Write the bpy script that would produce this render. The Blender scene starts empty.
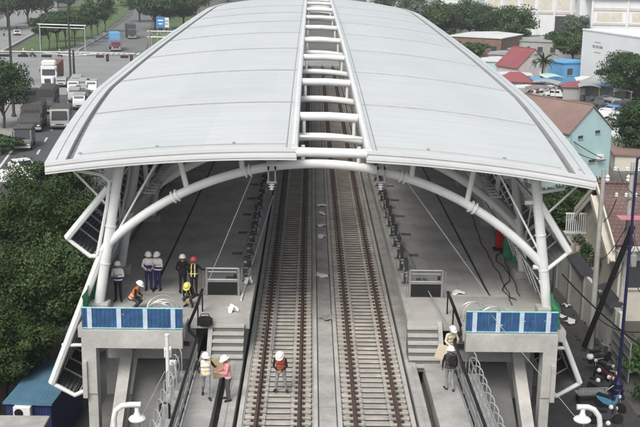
import bpy, bmesh, math, random
import numpy as np
from mathutils import Vector, Matrix
from math import radians as R, pi, sin, cos, sqrt
random.seed(7); rng = np.random.default_rng(11)
SC = bpy.context.scene; COL = SC.collection

# ------------------------------------------------------------------ camera
CAM = Vector((-0.6, 0.0, 24.1)); FPX = 1065.0
ROT = Matrix.Rotation(-R(0.62), 3, 'Z') @ Matrix.Rotation(pi/2 - R(13.64), 3, 'X') @ Matrix.Rotation(R(0.8), 3, 'Z')
cd = bpy.data.cameras.new('camera'); cam = bpy.data.objects.new('camera', cd); COL.objects.link(cam)
cd.sensor_width = 36; cd.lens = FPX/640*36; cd.clip_start = 0.5; cd.clip_end = 6000
cam.matrix_world = Matrix.Translation(CAM) @ ROT.to_4x4()
SC.camera = cam
# ------------------------------------------------------------------ sky, sun, exposure
w = bpy.data.worlds.new('World'); SC.world = w; w.use_nodes = True
nt = w.node_tree; bg = nt.nodes['Background']
sky = nt.nodes.new('ShaderNodeTexSky'); sky.sky_type = 'NISHITA'; sky.sun_disc = False
SUN_EL, SUN_AZ = R(50), R(204)
sky.sun_elevation = SUN_EL; sky.sun_rotation = SUN_AZ
sky.air_density = 1.0; sky.dust_density = 4.0; sky.ozone_density = 0.6
hs = nt.nodes.new('ShaderNodeHueSaturation'); hs.inputs['Saturation'].default_value = .48      # thin overcast: the blue is washed out
nt.links.new(sky.outputs[0], hs.inputs['Color']); nt.links.new(hs.outputs[0], bg.inputs[0]); bg.inputs[1].default_value = 0.14
sl = bpy.data.lights.new('sun', 'SUN'); sl.energy = 1.5; sl.angle = R(24); sl.color = (1, .96, .9)
so = bpy.data.objects.new('sun', sl); COL.objects.link(so)
sd = Vector((sin(SUN_AZ)*cos(SUN_EL), cos(SUN_AZ)*cos(SUN_EL), sin(SUN_EL)))
so.rotation_euler = (-sd).to_track_quat('-Z', 'Y').to_euler(); so.location = (0, 0, 80)
vs = SC.view_settings; vs.view_transform = 'Standard'; vs.look = 'None'; vs.exposure = 0.4; vs.gamma = 1; vs.use_curve_mapping = False

# ------------------------------------------------------------------ measuring helpers: where the sight line through a point of the photo meets a level / an upright plane
def ray(x, y): return ROT @ Vector(((x-320)/FPX, -(y-213.5)/FPX, -1))
def PZ(x, y, z): d = ray(x, y); return CAM + d*((z-CAM.z)/d.z)
def PY(x, y, Y): d = ray(x, y); return CAM + d*((Y-CAM.y)/d.y)

# ------------------------------------------------------------------ materials
def lin(c): return tuple(c) + (1,)
def mat(name, col, rough=.6, metal=0., var=.12, scale=1.5, bump=0., bscale=20., stain=0., wave=None, spec=.4, streak=0, world=False):
    m = bpy.data.materials.new(name); m.use_nodes = True; n = m.node_tree; b = n.nodes['Principled BSDF']
    b.inputs['Roughness'].default_value = rough; b.inputs['Metallic'].default_value = metal
    b.inputs['Specular IOR Level'].default_value = spec
    tc = n.nodes.new('ShaderNodeTexCoord')
    if world: ge = n.nodes.new('ShaderNodeNewGeometry'); tcv = ge.outputs['Position']
    else: tcv = tc.outputs['Object']
    nz = n.nodes.new('ShaderNodeTexNoise'); nz.inputs['Scale'].default_value = scale; nz.inputs['Detail'].default_value = 6; nz.inputs['Roughness'].default_value = .65
    n.links.new(tcv, nz.inputs['Vector'])
    cr = n.nodes.new('ShaderNodeValToRGB'); cr.color_ramp.elements[0].position = .3; cr.color_ramp.elements[1].position = .7
    cr.color_ramp.elements[0].color = lin([max(0, c*(1-var)) for c in col]); cr.color_ramp.elements[1].color = lin([min(1, c*(1+var)) for c in col])
    n.links.new(nz.outputs['Fac'], cr.inputs['Fac'])
    out = cr.outputs['Color']
    if stain:
        n2 = n.nodes.new('ShaderNodeTexNoise'); n2.inputs['Scale'].default_value = scale*.35; n2.inputs['Detail'].default_value = 8; n2.inputs['Roughness'].default_value = .75
        n.links.new(tcv, n2.inputs['Vector'])
        r2 = n.nodes.new('ShaderNodeValToRGB'); r2.color_ramp.elements[0].position = .42; r2.color_ramp.elements[1].position = .68
        r2.color_ramp.elements[0].color = (0, 0, 0, 1); r2.color_ramp.elements[1].color = (1, 1, 1, 1)
        n.links.new(n2.outputs['Fac'], r2.inputs['Fac'])
        mx = n.nodes.new('ShaderNodeMix'); mx.data_type = 'RGBA'
        mm = n.nodes.new('ShaderNodeMath'); mm.operation = 'MULTIPLY'; mm.inputs[1].default_value = stain
        n.links.new(r2.outputs['Color'], mm.inputs[0]); n.links.new(mm.outputs[0], mx.inputs['Factor'])
        n.links.new(out, mx.inputs['A']); mx.inputs['B'].default_value = lin([c*.45 for c in col]); out = mx.outputs['Result']
    if streak:                                           # rain streaks down the slope and a slightly different tone for each bay
        mp = n.nodes.new('ShaderNodeMapping'); mp.inputs['Scale'].default_value = (.12, 2.2, .12); n.links.new(tc.outputs['Object'], mp.inputs['Vector'])
        n3 = n.nodes.new('ShaderNodeTexNoise'); n3.inputs['Scale'].default_value = 1; n3.inputs['Detail'].default_value = 9; n3.inputs['Roughness'].default_value = .7; n.links.new(mp.outputs[0], n3.inputs['Vector'])
        r3 = n.nodes.new('ShaderNodeValToRGB'); r3.color_ramp.elements[0].position = .35; r3.color_ramp.elements[1].position = .72
        v = 1-streak; r3.color_ramp.elements[0].color = (1, 1, 1, 1); r3.color_ramp.elements[1].color = (v, v, v*.985, 1); n.links.new(n3.outputs['Fac'], r3.inputs['Fac'])
        bk = n.nodes.new('ShaderNodeTexBrick'); bk.inputs['Scale'].default_value = 1; bk.inputs['Brick Width'].default_value = 2.4; bk.inputs['Row Height'].default_value = 10.9; bk.inputs['Mortar Size'].default_value = .006; bk.offset = 0
        bk.inputs['Color1'].default_value = (1, 1, 1, 1); bk.inputs['Color2'].default_value = (.945, .95, .955, 1); bk.inputs['Mortar'].default_value = (.92, .92, .92, 1); n.links.new(tc.outputs['Object'], bk.inputs['Vector'])
        for src in (r3.outputs['Color'], bk.outputs['Color']):
            mx = n.nodes.new('ShaderNodeMix'); mx.data_type = 'RGBA'; mx.blend_type = 'MULTIPLY'; mx.inputs['Factor'].default_value = 1
            n.links.new(out, mx.inputs['A']); n.links.new(src, mx.inputs['B']); out = mx.outputs['Result']
    n.links.new(out, b.inputs['Base Color'])
    if bump:
        nb = n.nodes.new('ShaderNodeTexNoise'); nb.inputs['Scale'].default_value = bscale; nb.inputs['Detail'].default_value = 5
        n.links.new(tc.outputs['Object'], nb.inputs['Vector'])
        bp = n.nodes.new('ShaderNodeBump'); bp.inputs['Strength'].default_value = bump; bp.inputs['Distance'].default_value = .03
        n.links.new(nb.outputs['Fac'], bp.inputs['Height']); n.links.new(bp.outputs['Normal'], b.inputs['Normal'])
    if wave:
        axis, sc_, st = wave
        wv = n.nodes.new('ShaderNodeTexWave'); wv.wave_type = 'BANDS'; wv.bands_direction = axis; wv.inputs['Scale'].default_value = sc_
        wv.inputs['Distortion'].default_value = 0
        n.links.new(tc.outputs['Object'], wv.inputs['Vector'])
        bp = n.nodes.new('ShaderNodeBump'); bp.inputs['Strength'].default_value = st; bp.inputs['Distance'].default_value = .05
        n.links.new(wv.outputs['Fac'], bp.inputs['Height']); n.links.new(bp.outputs['Normal'], b.inputs['Normal'])
    return m
def tilemat(name, c1, c2, mortar, sx, sy, rough=.7, axis='xy', bump=.3):
    m = bpy.data.materials.new(name); m.use_nodes = True; n = m.node_tree; b = n.nodes['Principled BSDF']; b.inputs['Roughness'].default_value = rough
    tc = n.nodes.new('ShaderNodeTexCoord'); mp = n.nodes.new('ShaderNodeMapping')
    if axis == 'xz': mp.inputs['Rotation'].default_value = (R(-90), 0, 0)
    n.links.new(tc.outputs['Object'], mp.inputs['Vector'])
    bk = n.nodes.new('ShaderNodeTexBrick'); bk.inputs['Scale'].default_value = 1; bk.inputs['Brick Width'].default_value = sx; bk.inputs['Row Height'].default_value = sy
    bk.inputs['Mortar Size'].default_value = min(sx, sy)*.06
    bk.inputs['Color1'].default_value = lin(c1); bk.inputs['Color2'].default_value = lin(c2); bk.inputs['Mortar'].default_value = lin(mortar)
    n.links.new(mp.outputs[0], bk.inputs['Vector'])
    nz = n.nodes.new('ShaderNodeTexNoise'); nz.inputs['Scale'].default_value = .6; nz.inputs['Detail'].default_value = 8; n.links.new(tc.outputs['Object'], nz.inputs['Vector'])
    mx = n.nodes.new('ShaderNodeMix'); mx.data_type = 'RGBA'; mx.blend_type = 'MULTIPLY'; mx.inputs['Factor'].default_value = .7
    r = n.nodes.new('ShaderNodeValToRGB'); r.color_ramp.elements[0].position = .3; r.color_ramp.elements[0].color = (.55, .55, .55, 1); r.color_ramp.elements[1].position = .65
    n.links.new(nz.outputs['Fac'], r.inputs['Fac'])
    n.links.new(bk.outputs['Color'], mx.inputs['A']); n.links.new(r.outputs['Color'], mx.inputs['B']); n.links.new(mx.outputs['Result'], b.inputs['Base Color'])
    bp = n.nodes.new('ShaderNodeBump'); bp.inputs['Strength'].default_value = bump; bp.inputs['Distance'].default_value = .02
    n.links.new(bk.outputs['Fac'], bp.inputs['Height']); bp.invert = True; n.links.new(bp.outputs['Normal'], b.inputs['Normal'])
    return m
def leafmat(name, dark, light):
    m = bpy.data.materials.new(name); m.use_nodes = True; n = m.node_tree; b = n.nodes['Principled BSDF']; b.inputs['Roughness'].default_value = .55
    g = n.nodes.new('ShaderNodeTexCoord'); nz = n.nodes.new('ShaderNodeTexNoise'); nz.inputs['Scale'].default_value = 1.7; nz.inputs['Detail'].default_value = 8; nz.inputs['Roughness'].default_value = .8
    n.links.new(g.outputs['Object'], nz.inputs['Vector'])
    r = n.nodes.new('ShaderNodeValToRGB'); r.color_ramp.elements[0].position = .36; r.color_ramp.elements[1].position = .66
    r.color_ramp.elements[0].color = lin(dark); r.color_ramp.elements[1].color = lin(light); n.links.new(nz.outputs['Fac'], r.inputs['Fac'])
    n.links.new(r.outputs['Color'], b.inputs['Base Color']); b.inputs['Specular IOR Level'].default_value = .25
    return m
M = {}
M['roof'] = mat('white_roof_metal', (.60, .628, .62), .40, 0, .04, .35, stain=.10, wave=('Y', 0.55, .05), streak=.14)
M['white'] = mat('white_painted_steel', (.70, .72, .71), .42, 0, .07, 1.2, .08, 14, stain=.22)
M['fascia'] = mat('fascia_metal', (.62, .64, .645), .4, 0, .05, .5, stain=.12)
M['gutter'] = mat('grey_gutter', (.22, .22, .21), .7, 0, .2, 2)
M['seam'] = mat('seam_grey', (.30, .30, .295), .6, 0, .15, 2)
M['soffit'] = mat('pale_soffit', (.55, .56, .56), .8)
M['louvre'] = mat('dark_louvre', (.16, .168, .17), .5, .2, .25, 1.2)
M['conc'] = mat('pale_concrete', (.46, .455, .43), .85, 0, .15, 1.1, .3, 25, stain=.55)
M['conc2'] = mat('grey_concrete', (.40, .395, .375), .88, 0, .18, 1.1, .35, 25, stain=.6)
M['concd'] = mat('dark_concrete', (.17, .17, .165), .9, 0, .2, .9, .3, 20, stain=.5)
M['slab'] = mat('track_concrete', (.37, .355, .325), .88, 0, .18, 1.0, .3, 30, stain=.5)
M['sleeper'] = mat('sleeper_concrete', (.42, .395, .35), .85, 0, .22, 1.6, .2, 40, stain=.5, world=True)
M['boot'] = mat('black_rubber', (.03, .03, .03), .8)
M['rail'] = mat('rusty_rail', (.105, .068, .058), .65, .3, .25, 3)
M['clip'] = mat('rail_clip', (.05, .035, .03), .7)
M['wpale'] = mat('pale_weathered_wall', (.64, .63, .58), .85, 0, .1, 1.2, stain=.4)
M['card'] = mat('brown_cardboard', (.40, .30, .19), .85, 0, .1, 3)
M['plat'] = tilemat('platform_paving', (.54, .52, .495), (.525, .505, .485), (.48, .465, .45), .9, 1.8, .7, bump=.05)
M['platn'] = mat('bare_platform_concrete', (.40, .395, .37), .85, 0, .12, .8, .25, 20, stain=.4)
M['black'] = mat('black_paint', (.012, .012, .013), .45)
M['dark'] = mat('dark_grey', (.05, .05, .052), .6)
M['steel'] = mat('galvanised_steel', (.38, .39, .39), .4, .7, .12, 3)
M['greyp'] = mat('grey_paint', (.33, .34, .34), .55, 0, .1)
M['blue'] = mat('blue_barrier_panel', (.03, .095, .22), .55, 0, .35, 3.5, stain=.5)
M['stripe'] = mat('white_barrier_stripe', (.47, .57, .67), .55, 0, .15, 3, stain=.2)
M['teal'] = mat('teal_rail', (.25, .5, .5), .6, 0, .2, 4)
M['greennet'] = mat('green_netting', (.04, .235, .12), .8, 0, .35, 2.0, .5, 12)
M['red'] = mat('red_paint', (.40, .03, .035), .5, 0, .2, 4)
M['cabinr'] = mat('blue_cabin_roof', (.085, .185, .27), .6, 0, .15, 1.2, stain=.3, wave=('X', 1.6, .25))
M['cabinw'] = mat('navy_cabin_wall', (.022, .035, .12), .55, 0, .15, 2, wave=('X', 2.2, .6))
M['whitep'] = mat('white_plastic', (.75, .75, .73), .5, 0, .05)
M['beige'] = mat('beige_sheet', (.60, .53, .40), .7, 0, .1)
M['paper'] = mat('white_paper', (.8, .8, .78), .8, 0, .05)
M['asph'] = mat('asphalt', (.085, .088, .092), .9, 0, .18, .25, .2, 15, stain=.25)
M['asph2'] = mat('worn_pale_asphalt', (.265, .275, .262), .9, 0, .14, .12, .2, 15, stain=.3)
M['asph3'] = mat('greyer_asphalt', (.17, .178, .17), .9, 0, .14, .12, .2, 15, stain=.3)
M['vgrey'] = mat('light_grey_car_paint', (.36, .37, .36), .35, 0, .08)
M['paint'] = mat('road_paint', (.62, .62, .58), .8, 0, .2, 2, stain=.4)
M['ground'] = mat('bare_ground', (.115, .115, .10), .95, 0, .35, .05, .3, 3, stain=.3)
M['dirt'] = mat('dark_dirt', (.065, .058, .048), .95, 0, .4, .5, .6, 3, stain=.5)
M['alley'] = mat('alley_asphalt', (.075, .073, .07), .9, 0, .3, .5, .4, 8, stain=.5)
M['grass'] = mat('verge_grass', (.085, .135, .045), .95, 0, .35, .3, .6, 6)
M['pave'] = mat('pavement', (.27, .27, .255), .9, 0, .15, .4, stain=.35)
M['bark'] = mat('bark', (.07, .055, .042), .9, 0, .3, 4, .5, 10)
M['leafA'] = leafmat('dense_leaves', (.009, .022, .006), (.062, .105, .026))
M['leafB'] = leafmat('park_leaves', (.014, .034, .012), (.06, .108, .038))
M['leafE'] = leafmat('mid_green_leaves', (.018, .042, .012), (.085, .13, .04))
M['leafC'] = leafmat('pale_leaves', (.06, .085, .055), (.14, .17, .12))
M['leafD'] = leafmat('fresh_leaves', (.03, .075, .02), (.10, .19, .05))
M['tarp'] = mat('olive_tarpaulin', (.085, .085, .078), .85, 0, .2, 1.5, .3, 6)
M['tarp2'] = mat('brown_tarpaulin', (.06, .058, .055), .85, 0, .2, 1.5, .3, 6)
M['glass'] = mat('dark_glass', (.02, .025, .03), .12, 0, .1, spec=.8)
M['tyre'] = mat('tyre', (.018, .018, .018), .85)
M['rim'] = mat('wheel_rim', (.35, .35, .35), .4, .6)
M['vwhite'] = mat('white_car_paint', (.70, .71, .70), .3, 0, .04)
M['vsilver'] = mat('silver_car_paint', (.42, .43, .43), .3, .3, .06)
M['volive'] = mat('grey_green_paint', (.16, .175, .16), .5, 0, .1)
M['vblue'] = mat('sky_blue_paint', (.12, .34, .55), .5, 0, .12)
M['vred'] = mat('dull_red_paint', (.30, .06, .085), .5, 0, .1)
M['vbrown'] = mat('rust_brown_container', (.22, .11, .075), .6, 0, .15, wave=('Y', 2.5, .5))
M['vdark'] = mat('dark_truck_paint', (.07, .075, .085), .5, 0, .15)
M['lamp'] = mat('headlight_glass', (.7, .7, .66), .15)
M['tileR'] = tilemat('brown_roof_tiles', (.20, .125, .11), (.165, .105, .095), (.09, .06, .055), .35, .34, .75, bump=.6)
M['roofred'] = mat('red_metal_roof', (.27, .085, .09), .6, 0, .12, .5, stain=.25, wave=('X', 1.2, .3))
M['rooftan'] = mat('faded_brown_roof', (.27, .185, .16), .7, 0, .15, .35, stain=.35, wave=('X', 1.4, .35))
M['roofgrey'] = mat('grey_metal_roof', (.36, .38, .37), .6, 0, .15, .4, stain=.35, wave=('X', 1.2, .3))
M['roofpale'] = mat('pale_metal_roof', (.66, .67, .65), .55, 0, .08, .3, stain=.2)
M['wcream'] = mat('cream_wall', (.64, .61, .52), .85, 0, .08, 1, stain=.3)
M['wwhite'] = mat('white_wall', (.72, .745, .75), .8, 0, .04, .3, stain=.1)
M['wteal'] = mat('pale_blue_wall', (.44, .62, .63), .8, 0, .06, .6, stain=.18)
M['wblue'] = mat('blue_wall', (.13, .36, .62), .7, 0, .08, .6, stain=.15)
M['wpink'] = mat('pinkish_wall', (.58, .53, .52), .85, 0, .06, .6, stain=.2)
M['wgrey'] = mat('grey_wall', (.38, .38, .365), .85, 0, .1, .6, stain=.3)
M['wbrick'] = tilemat('brick_wall', (.26, .16, .125), (.22, .14, .11), (.2, .17, .14), .9, .3, .85, axis='xz')
M['wind'] = mat('window_dark', (.06, .065, .07), .25)
M['navy'] = mat('navy_pole_paint', (.016, .02, .075), .5, 0, .15)
M['pink'] = mat('pink_awning', (.55, .22, .26), .7)
M['signb'] = mat('blue_sign_face', (.05, .22, .50), .5)
M['letter'] = mat('grey_lettering', (.28, .30, .31), .7)
M['orangec'] = mat('traffic_light_lens', (.16, .03, .025), .4)
# people
M['skin'] = mat('skin', (.33, .19, .13), .55, 0, .06, 8)
M['hair'] = mat('black_hair', (.015, .013, .012), .6)
M['eye'] = mat('eye', (.02, .015, .012), .3)
M['hwhite'] = mat('white_helmet', (.80, .80, .78), .3, 0, .03)
M['hyellow'] = mat('yellow_helmet', (.72, .62, .16), .35, 0, .05)
M['hred'] = mat('red_helmet', (.45, .07, .09), .35, 0, .05)
M['cnavy'] = mat('navy_cloth', (.02, .03, .10), .85, 0, .15, 6)
M['cblack'] = mat('black_cloth', (.013, .013, .015), .9, 0, .2, 6)
M['cgrey'] = mat('grey_cloth', (.24, .245, .25), .9, 0, .22, 14)
M['ccheck'] = mat('dark_grey_cloth', (.075, .075, .08), .9, 0, .5, 22)
M['cwhite'] = mat('white_cloth', (.70, .70, .68), .85, 0, .06, 6)
M['ccream'] = mat('cream_cloth', (.60, .54, .40), .85, 0, .1, 6)
M['cvred'] = mat('red_orange_vest', (.45, .10, .06), .8, 0, .15, 8)
M['cvpink'] = mat('pink_vest', (.66, .27, .29), .8, 0, .12, 8)
M['cvorange'] = mat('orange_vest', (.52, .16, .06), .8, 0, .15, 8)
M['cvyellow'] = mat('yellow_vest', (.70, .62, .22), .8, 0, .12, 8)
M['cvnavy'] = mat('navy_vest', (.025, .035, .16), .8, 0, .12, 8)
M['cdark'] = mat('charcoal_cloth', (.05, .045, .045), .9, 0, .25, 10)
M['reflect'] = mat('reflective_band', (.68, .66, .58), .4, 0, .05)
M['shoe'] = mat('dark_shoe', (.02, .018, .017), .6)

# ------------------------------------------------------------------ mesh builder
class MB:
    def __init__(s): s.v = []; s.f = []; s.m = []
    def add(s, vs_, fs, mi=0):
        o = len(s.v); s.v += [Vector(v) for v in vs_]; s.f += [[i+o for i in f] for f in fs]; s.m += [mi]*len(fs); return s
    def box(s, c, size, rot=None, mi=0, bev=0.0):
        x, y, z = [a/2 for a in size]; c = Vector(c)
        if bev <= 0:
            vs_ = [Vector((i*x, j*y, k*z)) for k in (-1, 1) for j in (-1, 1) for i in (-1, 1)]
            fs = [(0, 2, 3, 1), (4, 5, 7, 6), (0, 1, 5, 4), (2, 6, 7, 3), (0, 4, 6, 2), (1, 3, 7, 5)]
        else:
            b = min(bev, x*.9, y*.9, z*.9); vs_ = []
            for (zz, ix) in ((-z, b), (-z+b, 0), (z-b, 0), (z, b)):
                X, Y = x-ix, y-ix
                vs_ += [Vector(p+(zz,)) for p in ((-X+b, -Y), (X-b, -Y), (X, -Y+b), (X, Y-b), (X-b, Y), (-X+b, Y), (-X, Y-b), (-X, -Y+b))]
            fs = [tuple(range(7, -1, -1)), tuple(range(24, 32))]
            for k in range(3):
                for i in range(8): fs.append((k*8+i, k*8+(i+1) % 8, k*8+8+(i+1) % 8, k*8+8+i))
        if rot is not None:
            if isinstance(rot, (int, float)): rot = Matrix.Rotation(rot, 3, 'Z')
            vs_ = [rot @ v for v in vs_]
        return s.add([v+c for v in vs_], fs, mi)
    def b2(s, lo, hi, mi=0, bev=0.0):
        lo, hi = Vector(lo), Vector(hi); return s.box((lo+hi)/2, hi-lo, None, mi, bev)
    def tube(s, pts, r, seg=8, cap=True, mi=0, smooth_r=None):
        pts = [Vector(p) for p in pts]; n = len(pts); rs = r if isinstance(r, (list, tuple)) else [r]*n
        vs_ = []; up = None
        for i, p in enumerate(pts):
            t = ((pts[min(i+1, n-1)]-pts[i]).normalized() + (pts[i]-pts[max(i-1, 0)]).normalized())
            t = t.normalized() if t.length > 1e-6 else Vector((0, 0, 1))
            if up is None: up = Vector((0, 0, 1)) if abs(t.z) < .9 else Vector((1, 0, 0))
            a = t.cross(up); a = a.normalized() if a.length > 1e-6 else t.orthogonal().normalized(); b = a.cross(t).normalized(); up = b
            vs_ += [p + (a*cos(2*pi*k/seg) + b*sin(2*pi*k/seg))*rs[i] for k in range(seg)]
        fs = [(i*seg+k, i*seg+(k+1) % seg, (i+1)*seg+(k+1) % seg, (i+1)*seg+k) for i in range(n-1) for k in range(seg)]
        if cap: fs += [tuple(range(seg-1, -1, -1)), tuple((n-1)*seg+k for k in range(seg))]
        return s.add(vs_, fs, mi)
    def prism(s, poly, a0, a1, axis='y', mi=0):
        n = len(poly)
        f = {'y': lambda p, t: (p[0], t, p[1]), 'x': lambda p, t: (t, p[0], p[1]), 'z': lambda p, t: (p[0], p[1], t)}[axis]
        vs_ = [f(p, a0) for p in poly] + [f(p, a1) for p in poly]
        fs = [tuple(range(n)), tuple(range(2*n-1, n-1, -1))] + [(i, i+n, (i+1) % n+n, (i+1) % n) for i in range(n)]
        return s.add(vs_, fs, mi)
    def lathe(s, prof, c, seg=14, mi=0, M3=None):
        c = Vector(c); vs_ = []
        for (r, z) in prof: vs_ += [Vector((r*cos(2*pi*k/seg), r*sin(2*pi*k/seg), z)) for k in range(seg)]
        if M3 is not None: vs_ = [M3 @ v for v in vs_]
        n = len(prof); fs = [(i*seg+k, i*seg+(k+1) % seg, (i+1)*seg+(k+1) % seg, (i+1)*seg+k) for i in range(n-1) for k in range(seg)]
        fs += [tuple(range(seg-1, -1, -1)), tuple((n-1)*seg+k for k in range(seg))]
        return s.add([v+c for v in vs_], fs, mi)
    def slab(s, quad, t, mi=0):
        """a sheet through 4 (or n) points with thickness t below it"""
        q = [Vector(p) for p in quad]; nrm = (q[1]-q[0]).cross(q[2]-q[0]).normalized(); n = len(q)
        vs_ = q + [p - nrm*t for p in q]
        fs = [tuple(range(n)), tuple(range(2*n-1, n-1, -1))] + [(i, i+n, (i+1) % n+n, (i+1) % n) for i in range(n)]
        return s.add(vs_, fs, mi)
    def build(s, name, mats, parent=None, local=False, smooth=False):
        mats = mats if isinstance(mats, (list, tuple)) else [mats]
        me = bpy.data.meshes.new(name)
        off = Vector((0, 0, 0))
        if parent is not None:
            if not local: off = wloc(parent)
        elif not local and s.v:
            xs = [v.x for v in s.v]; ys = [v.y for v in s.v]
            off = Vector(((min(xs)+max(xs))/2, (min(ys)+max(ys))/2, min(v.z for v in s.v)))
        me.from_pydata([tuple(v-off) for v in s.v], [], s.f); 
        for m in mats: me.materials.append(m)
        me.polygons.foreach_set('material_index', s.m)
        bm = bmesh.new(); bm.from_mesh(me); bmesh.ops.recalc_face_normals(bm, faces=bm.faces); bm.to_mesh(me); bm.free()
        if smooth:
            me.polygons.foreach_set('use_smooth', [True]*len(me.polygons)); me.set_sharp_from_angle(angle=R(40))
        me.update()
        o = bpy.data.objects.new(name, me); COL.objects.link(o)
        if parent is not None: o.parent = parent
        else: o.location = off
        return o
def wloc(o):
    p = Vector((0, 0, 0))
    while o is not None: p += o.location; o = o.parent
    return p
def tag(o, label=None, cat=None, group=None, kind=None):
    if label: o['label'] = label
    if cat: o['category'] = cat
    if group: o['group'] = group
    if kind: o['kind'] = kind
    return o
def thing(name, label, cat, loc=(0, 0, 0), rz=0, group=None):
    o = bpy.data.objects.new(name, None); COL.objects.link(o); o.location = loc; o.rotation_euler = (0, 0, rz); o.empty_display_size = .3
    return tag(o, label, cat, group)
KIDS = {}
def kids(o): return [c for c in COL.objects if c.parent == o]
def copy_tree(o, parent=None):
    c = o.copy(); COL.objects.link(c)
    if parent is not None: c.parent = parent
    for ch in list(o.children): copy_tree(ch, c)
    return c
def place(proto, used, loc, rz, label, group=None, scale=None):
    """first use moves the prototype itself, later ones copy it with its parts"""
    o = proto if not used else copy_tree(proto)
    o.location = loc; o.rotation_euler = (0, 0, rz); o['label'] = label
    if scale is not None: o.scale = (scale,)*3
    if group: o['group'] = group
    return o
ORD = ['first', 'second', 'third', 'fourth', 'fifth', 'sixth', 'seventh', 'eighth', 'ninth', 'tenth', 'eleventh', 'twelfth', 'thirteenth', 'fourteenth', 'fifteenth', 'sixteenth', 'seventeenth', 'eighteenth', 'nineteenth', 'twentieth']
# ================================================================== SETTING
def sheet(name, pts, m, z, label=None):
    if sum(pts[i-1][0]*pts[i][1]-pts[i][0]*pts[i-1][1] for i in range(len(pts))) < 0: pts = pts[::-1]
    b = MB(); b.slab([(p[0], p[1], z) for p in pts], .004); o = b.build(name, m); return tag(o, kind='structure')
sheet('ground', [(-2500, -200), (2500, -200), (2500, 4000), (-2500, 4000)], M['ground'], 0)
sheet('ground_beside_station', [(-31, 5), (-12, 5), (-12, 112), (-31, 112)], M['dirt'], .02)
sheet('alley', [(8, 5), (17.4, 5), (17.4, 78), (8, 86)], M['alley'], .02)
dv = Vector((-.139, .99))
def along(p, t, off=0): return (p[0]+dv.x*t+.99*off, p[1]+dv.y*t+.139*off)
road0 = (-38.6, 133)
sheet('main_road', [along(road0, -110), along(road0, -110, 20), along(road0, 60, 20), along(road0, 60, 0)], M['asph'], .03)
sheet('crossing_road', [(-260, 196), (-44, 184), (10, 184), (10, 259), (-58, 262), (-260, 243)], M['asph2'], .045)
sheet('far_road', [(-56.5, 255), (-40, 255), (-62, 420), (-80, 560), (-90, 560), (-70, 420)], M['asph3'], .06)
sheet('service_road', [(-140, 236), (-76, 262), (-92, 390), (-122, 520), (-140, 520), (-112, 390), (-104, 290), (-150, 262)], M['asph2'], .065)
sheet('median_lawn', [(-74, 264), (-58.5, 264), (-62, 300), (-73, 420), (-93, 560), (-118, 520), (-90, 392)], M['grass'], .09)
sheet('lawn_path', [(-61.5, 264), (-57.2, 264), (-60.5, 330), (-64, 330)], M['pave'], .1)
sheet('verge', [(-41, 262), (-28, 262), (-44, 420), (-58, 420)], M['grass'], .09)
sheet('sidewalk', [along(road0, -110, -7), along(road0, -110, -.2), along(road0, 52, -.2), along(road0, 52, -12)], M['pave'], .14)
sheet('roadside_lawn', [(-140, 60), (-47, 60), (-52, 150), (-62, 182), (-240, 190)], M['grass'], .15)
b = MB()
for k in range(9):
    t = -14+k*9.0; p = along((-34.6, 133), t); q = along((-34.6, 133), t+3.2)
    b.slab([(p[0], p[1], .05), (p[0]+.25, p[1], .05), (q[0]+.25, q[1], .05), (q[0], q[1], .05)], .01)
p = along((-38.0, 133), -20); q = along((-38.0, 133), 40)
b.slab([(p[0], p[1], .05), (p[0]+.3, p[1], .05), (q[0]+.3, q[1], .05), (q[0], q[1], .05)], .01)
for k in range(16):
    x = -58+k*1.25; y = 258.2+.12*k
    b.slab([(x, y, .085), (x+.7, y, .085), (x+.6, y+4.6, .085), (x-.1, y+4.6, .085)], .01)
tag(b.build('road_markings', M['paint']), kind='structure')
b = MB(); b.prism([(-58.4, 266), (-57.9, 266), (-61.5, 330), (-62, 330)], .0, .55, 'z'); b.prism([(-76, 262), (-75.4, 262), (-91, 392), (-91.8, 392)], .0, .5, 'z')
tag(b.build('road_kerb', M['conc2']), kind='structure')

# ================================================================== STATION
CL = .27
def zc(Y): return 18.45-1.7*((110-Y)/69.2)**2*(1 if Y < 110 else 1.1)+(.5*min(1, max(0, (Y-80)/45))**2)
def zs(x, Y): return zc(Y)-.0074*(x-.25)**2-.022*(x-.25)
YF, YE = 40.8, 156.0
def ease(Y): t = min(1, max(0, (Y-YF)/18.5)); return t*(1-.25*t)/.75 if t < 1 else 1.0
def XL(Y): return -10.9-1.7*min(1, ease(Y))
def XR(Y): return 10.66+1.24*min(1, ease(Y))
FR = [42.4, 47.6, 57.5, 68, 78.5, 89, 100, 111, 122, 133, 144]
SEAMS = [50.8, 61.5, 72.3, 83.5, 94.5, 105.5, 116.5]
station = thing('station_canopy', 'long white vaulted metal station roof, open along its ridge, on white steel arches', 'station roof', (0, YF, 8.5))
GL, GR = -1.08, 1.60
ys = [YF+.001] + [YF+1.0+i*1.6 for i in range(72)]; ys = [y for y in ys if y < YE] + [YE]
def strip(b, xa, xb, th, n, dz=0.):
    """closed curved sheet between x = xa(Y) and xb(Y) following the vault"""
    V = []; nx = n+1
    for Y in ys:
        for i in range(nx):
            x = xa(Y)+(xb(Y)-xa(Y))*i/n; V.append((x, Y, zs(x, Y)+dz))
    m0 = len(V); V += [(v[0], v[1], v[2]-th) for v in V]; F = []; ny = len(ys)
    for j in range(ny-1):
        for i in range(n):
            a = j*nx+i; F.append((a, a+1, a+nx+1, a+nx)); F.append((m0+a, m0+a+nx, m0+a+nx+1, m0+a+1))
        a = j*nx; F.append((a, a+nx, m0+a+nx, m0+a)); a = j*nx+n; F.append((a, m0+a, m0+a+nx, a+nx))
    for i in range(n):
        a = i; F.append((a, m0+a, m0+a+1, a+1)); a = (ny-1)*nx+i; F.append((a, a+1, m0+a+1, m0+a))
    b.add(V, F)
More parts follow.
